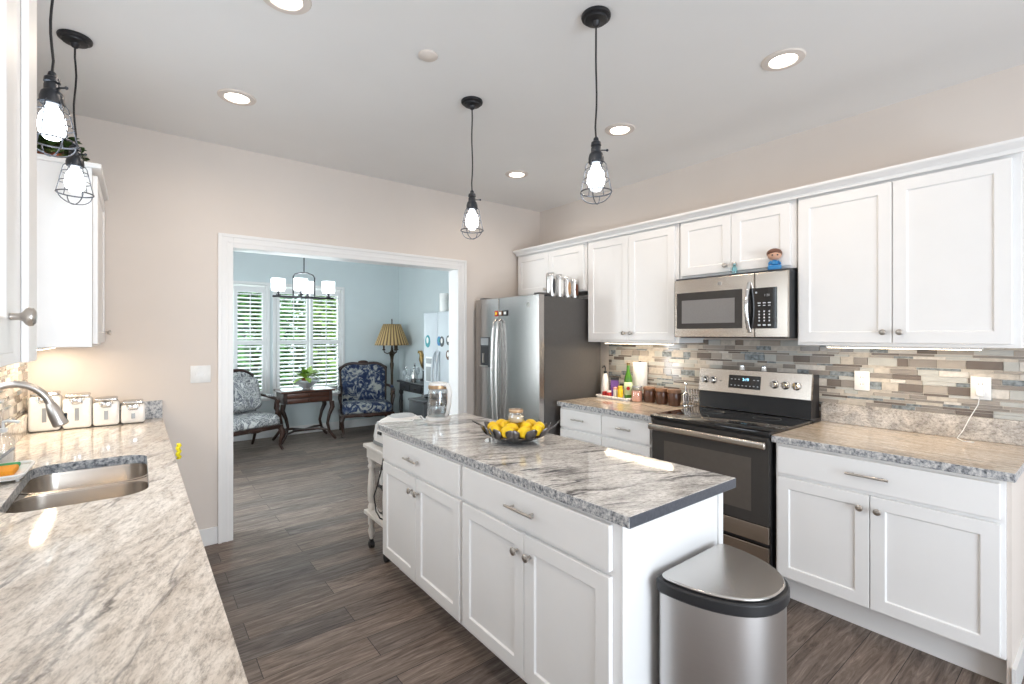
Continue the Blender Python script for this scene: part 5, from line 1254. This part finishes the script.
# framed-less silhouette leaning behind: dark ornament on the wall side
# white side-by-side refrigerator
def white_fridge():
    X = 2.735; ya = 5.25; w = .91; H = 1.728; D = XR-X-.03
    t = thing('refrigerator', 'white side-by-side refrigerator with magnets in the breakfast room', 'refrigerator', (X, ya, 0), R90)
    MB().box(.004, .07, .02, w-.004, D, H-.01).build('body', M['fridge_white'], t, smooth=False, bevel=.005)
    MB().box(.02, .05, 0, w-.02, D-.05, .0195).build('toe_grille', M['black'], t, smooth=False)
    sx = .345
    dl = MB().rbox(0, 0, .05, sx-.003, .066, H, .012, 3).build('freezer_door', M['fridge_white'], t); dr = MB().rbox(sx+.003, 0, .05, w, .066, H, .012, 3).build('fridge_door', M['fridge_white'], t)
    for par, x in ((dl, sx-.045), (dr, sx+.05)):
        b = MB(); pts = [(x, .002, .70)]+[(x, -.02-.03*(1-(-1+2*k/10)**2), .98+(-1+2*k/10)*.27) for k in range(11)]+[(x, .002, 1.27)]; b.tube(pts, .014, 8); b.build('handle', M['fridge_white'], par)
    d = MB().rbox(.06, -.006, .90, .255, -.0002, 1.20, .003, 1).build('dispenser', M['whiteplastic'], dl); MB().box(.08, -.0085, .91, .235, -.0062, 1.08).build('recess', M['greylight'], d, smooth=False)
    MB().box(.08, -.0085, 1.12, .235, -.0062, 1.18).build('buttons', M['greylight'], d, smooth=False)
    def mag(lab, y, z, r, m1, m2):
        o = thing('fridge_magnet', lab, 'magnet', (X-.0006, y, z), R90, 'magnets on the white refrigerator')
        b = MB(); b.loft([[(r*.8*math.cos(a), -e, r*math.sin(a)) for a in [2*PI*i/20 for i in range(20)]] for e in (0, .004)]); b.build('disc', m1, o)
        b = MB(); b.loft([[(r*.36*math.cos(a), -e, r*.5*math.sin(a)+r*.15) for a in [2*PI*i/16 for i in range(16)]] for e in (.0042, .006)]); b.build('centre', m2, o)
    mag('round teal magnet with pale centre on the freezer door of the white refrigerator', 5.14, 1.385, .075, M['teal'], M['label_white'])
    mag('blue magnet near the middle gap of the white refrigerator', 4.865, 1.39, .055, M['blue'], M['teal'])
    mag('black magnet right of the blue one on the white refrigerator', 4.80, 1.385, .060, M['greydark'], M['label_white'])
    mag('dark magnet highest at the right on the white refrigerator', 4.655, 1.40, .055, M['greydark'], M['label_white'])
    mag('brown magnet lowest at the right on the white refrigerator', 4.66, 1.235, .055, M['crock'], M['label_white'])
white_fridge()
t = thing('paper_roll', 'white paper roll standing on the white refrigerator', 'paper roll', (2.90, 5.03, 1.7185))
MB().lathe([(.06, .0005), (.06, .24), (.02, .24), (.02, .20)], (0, 0, 0), 24).build('roll', M['paper'], t)
MB().lathe([(.019, .2005), (.019, .225), (.001, .226)], (0, 0, 0), 12).build('core', M['crock_light'], t)
t = thing('kettle', 'dark curved-handle kettle on top of the white refrigerator', 'kettle', (2.93, 4.72, 1.7185), math.radians(90))
MB().lathe([(.055, .0005), (.06, .01), (.052, .05), (.03, .065), (.001, .068)], (0, 0, 0), 20).build('body', M['greydark'], t)
MB().tube([(.05, 0, .05), (.07, 0, .13), (.02, 0, .18), (-.04, 0, .15), (-.05, 0, .06)], .007, 8).build('handle', M['black'], t)
MB().tube([(.045, 0, .02), (.085, 0, .045), (.11, 0, .075)], [.012, .009, .007], 8).build('spout', M['greydark'], t)
# dark cabinet with tray by the white refrigerator
t = thing('metal_chest', 'low charcoal metal chest standing before the white refrigerator', 'chest', (2.47, 4.52, 0), 0)
MB().rbox(-.20, -.17, .03, .20, .17, .765, .006, 2).build('body', M['chest'], t)
MB().rbox(-.21, -.18, .7655, .21, .18, .79, .006, 2).build('top', M['greydark'], t)
for x in (-.16, .16):
    for y in (-.13, .13): MB().cyl((x, y, .0), (x, y, .0295), .018, 10).build('foot', M['black'], t)
t = thing('oval_tray', 'glossy black oval tray on the charcoal chest', 'tray', (2.51, 4.50, .7905), 0)
MB().lathe([(.11, .0005), (.14, .012), (.165, .030), (.168, .028), (.142, .008), (.1, .006), (.001, .006)], (0, 0, 0), 32, sx=1.0, sy=.9).build('dish', M['blackglass'], t)
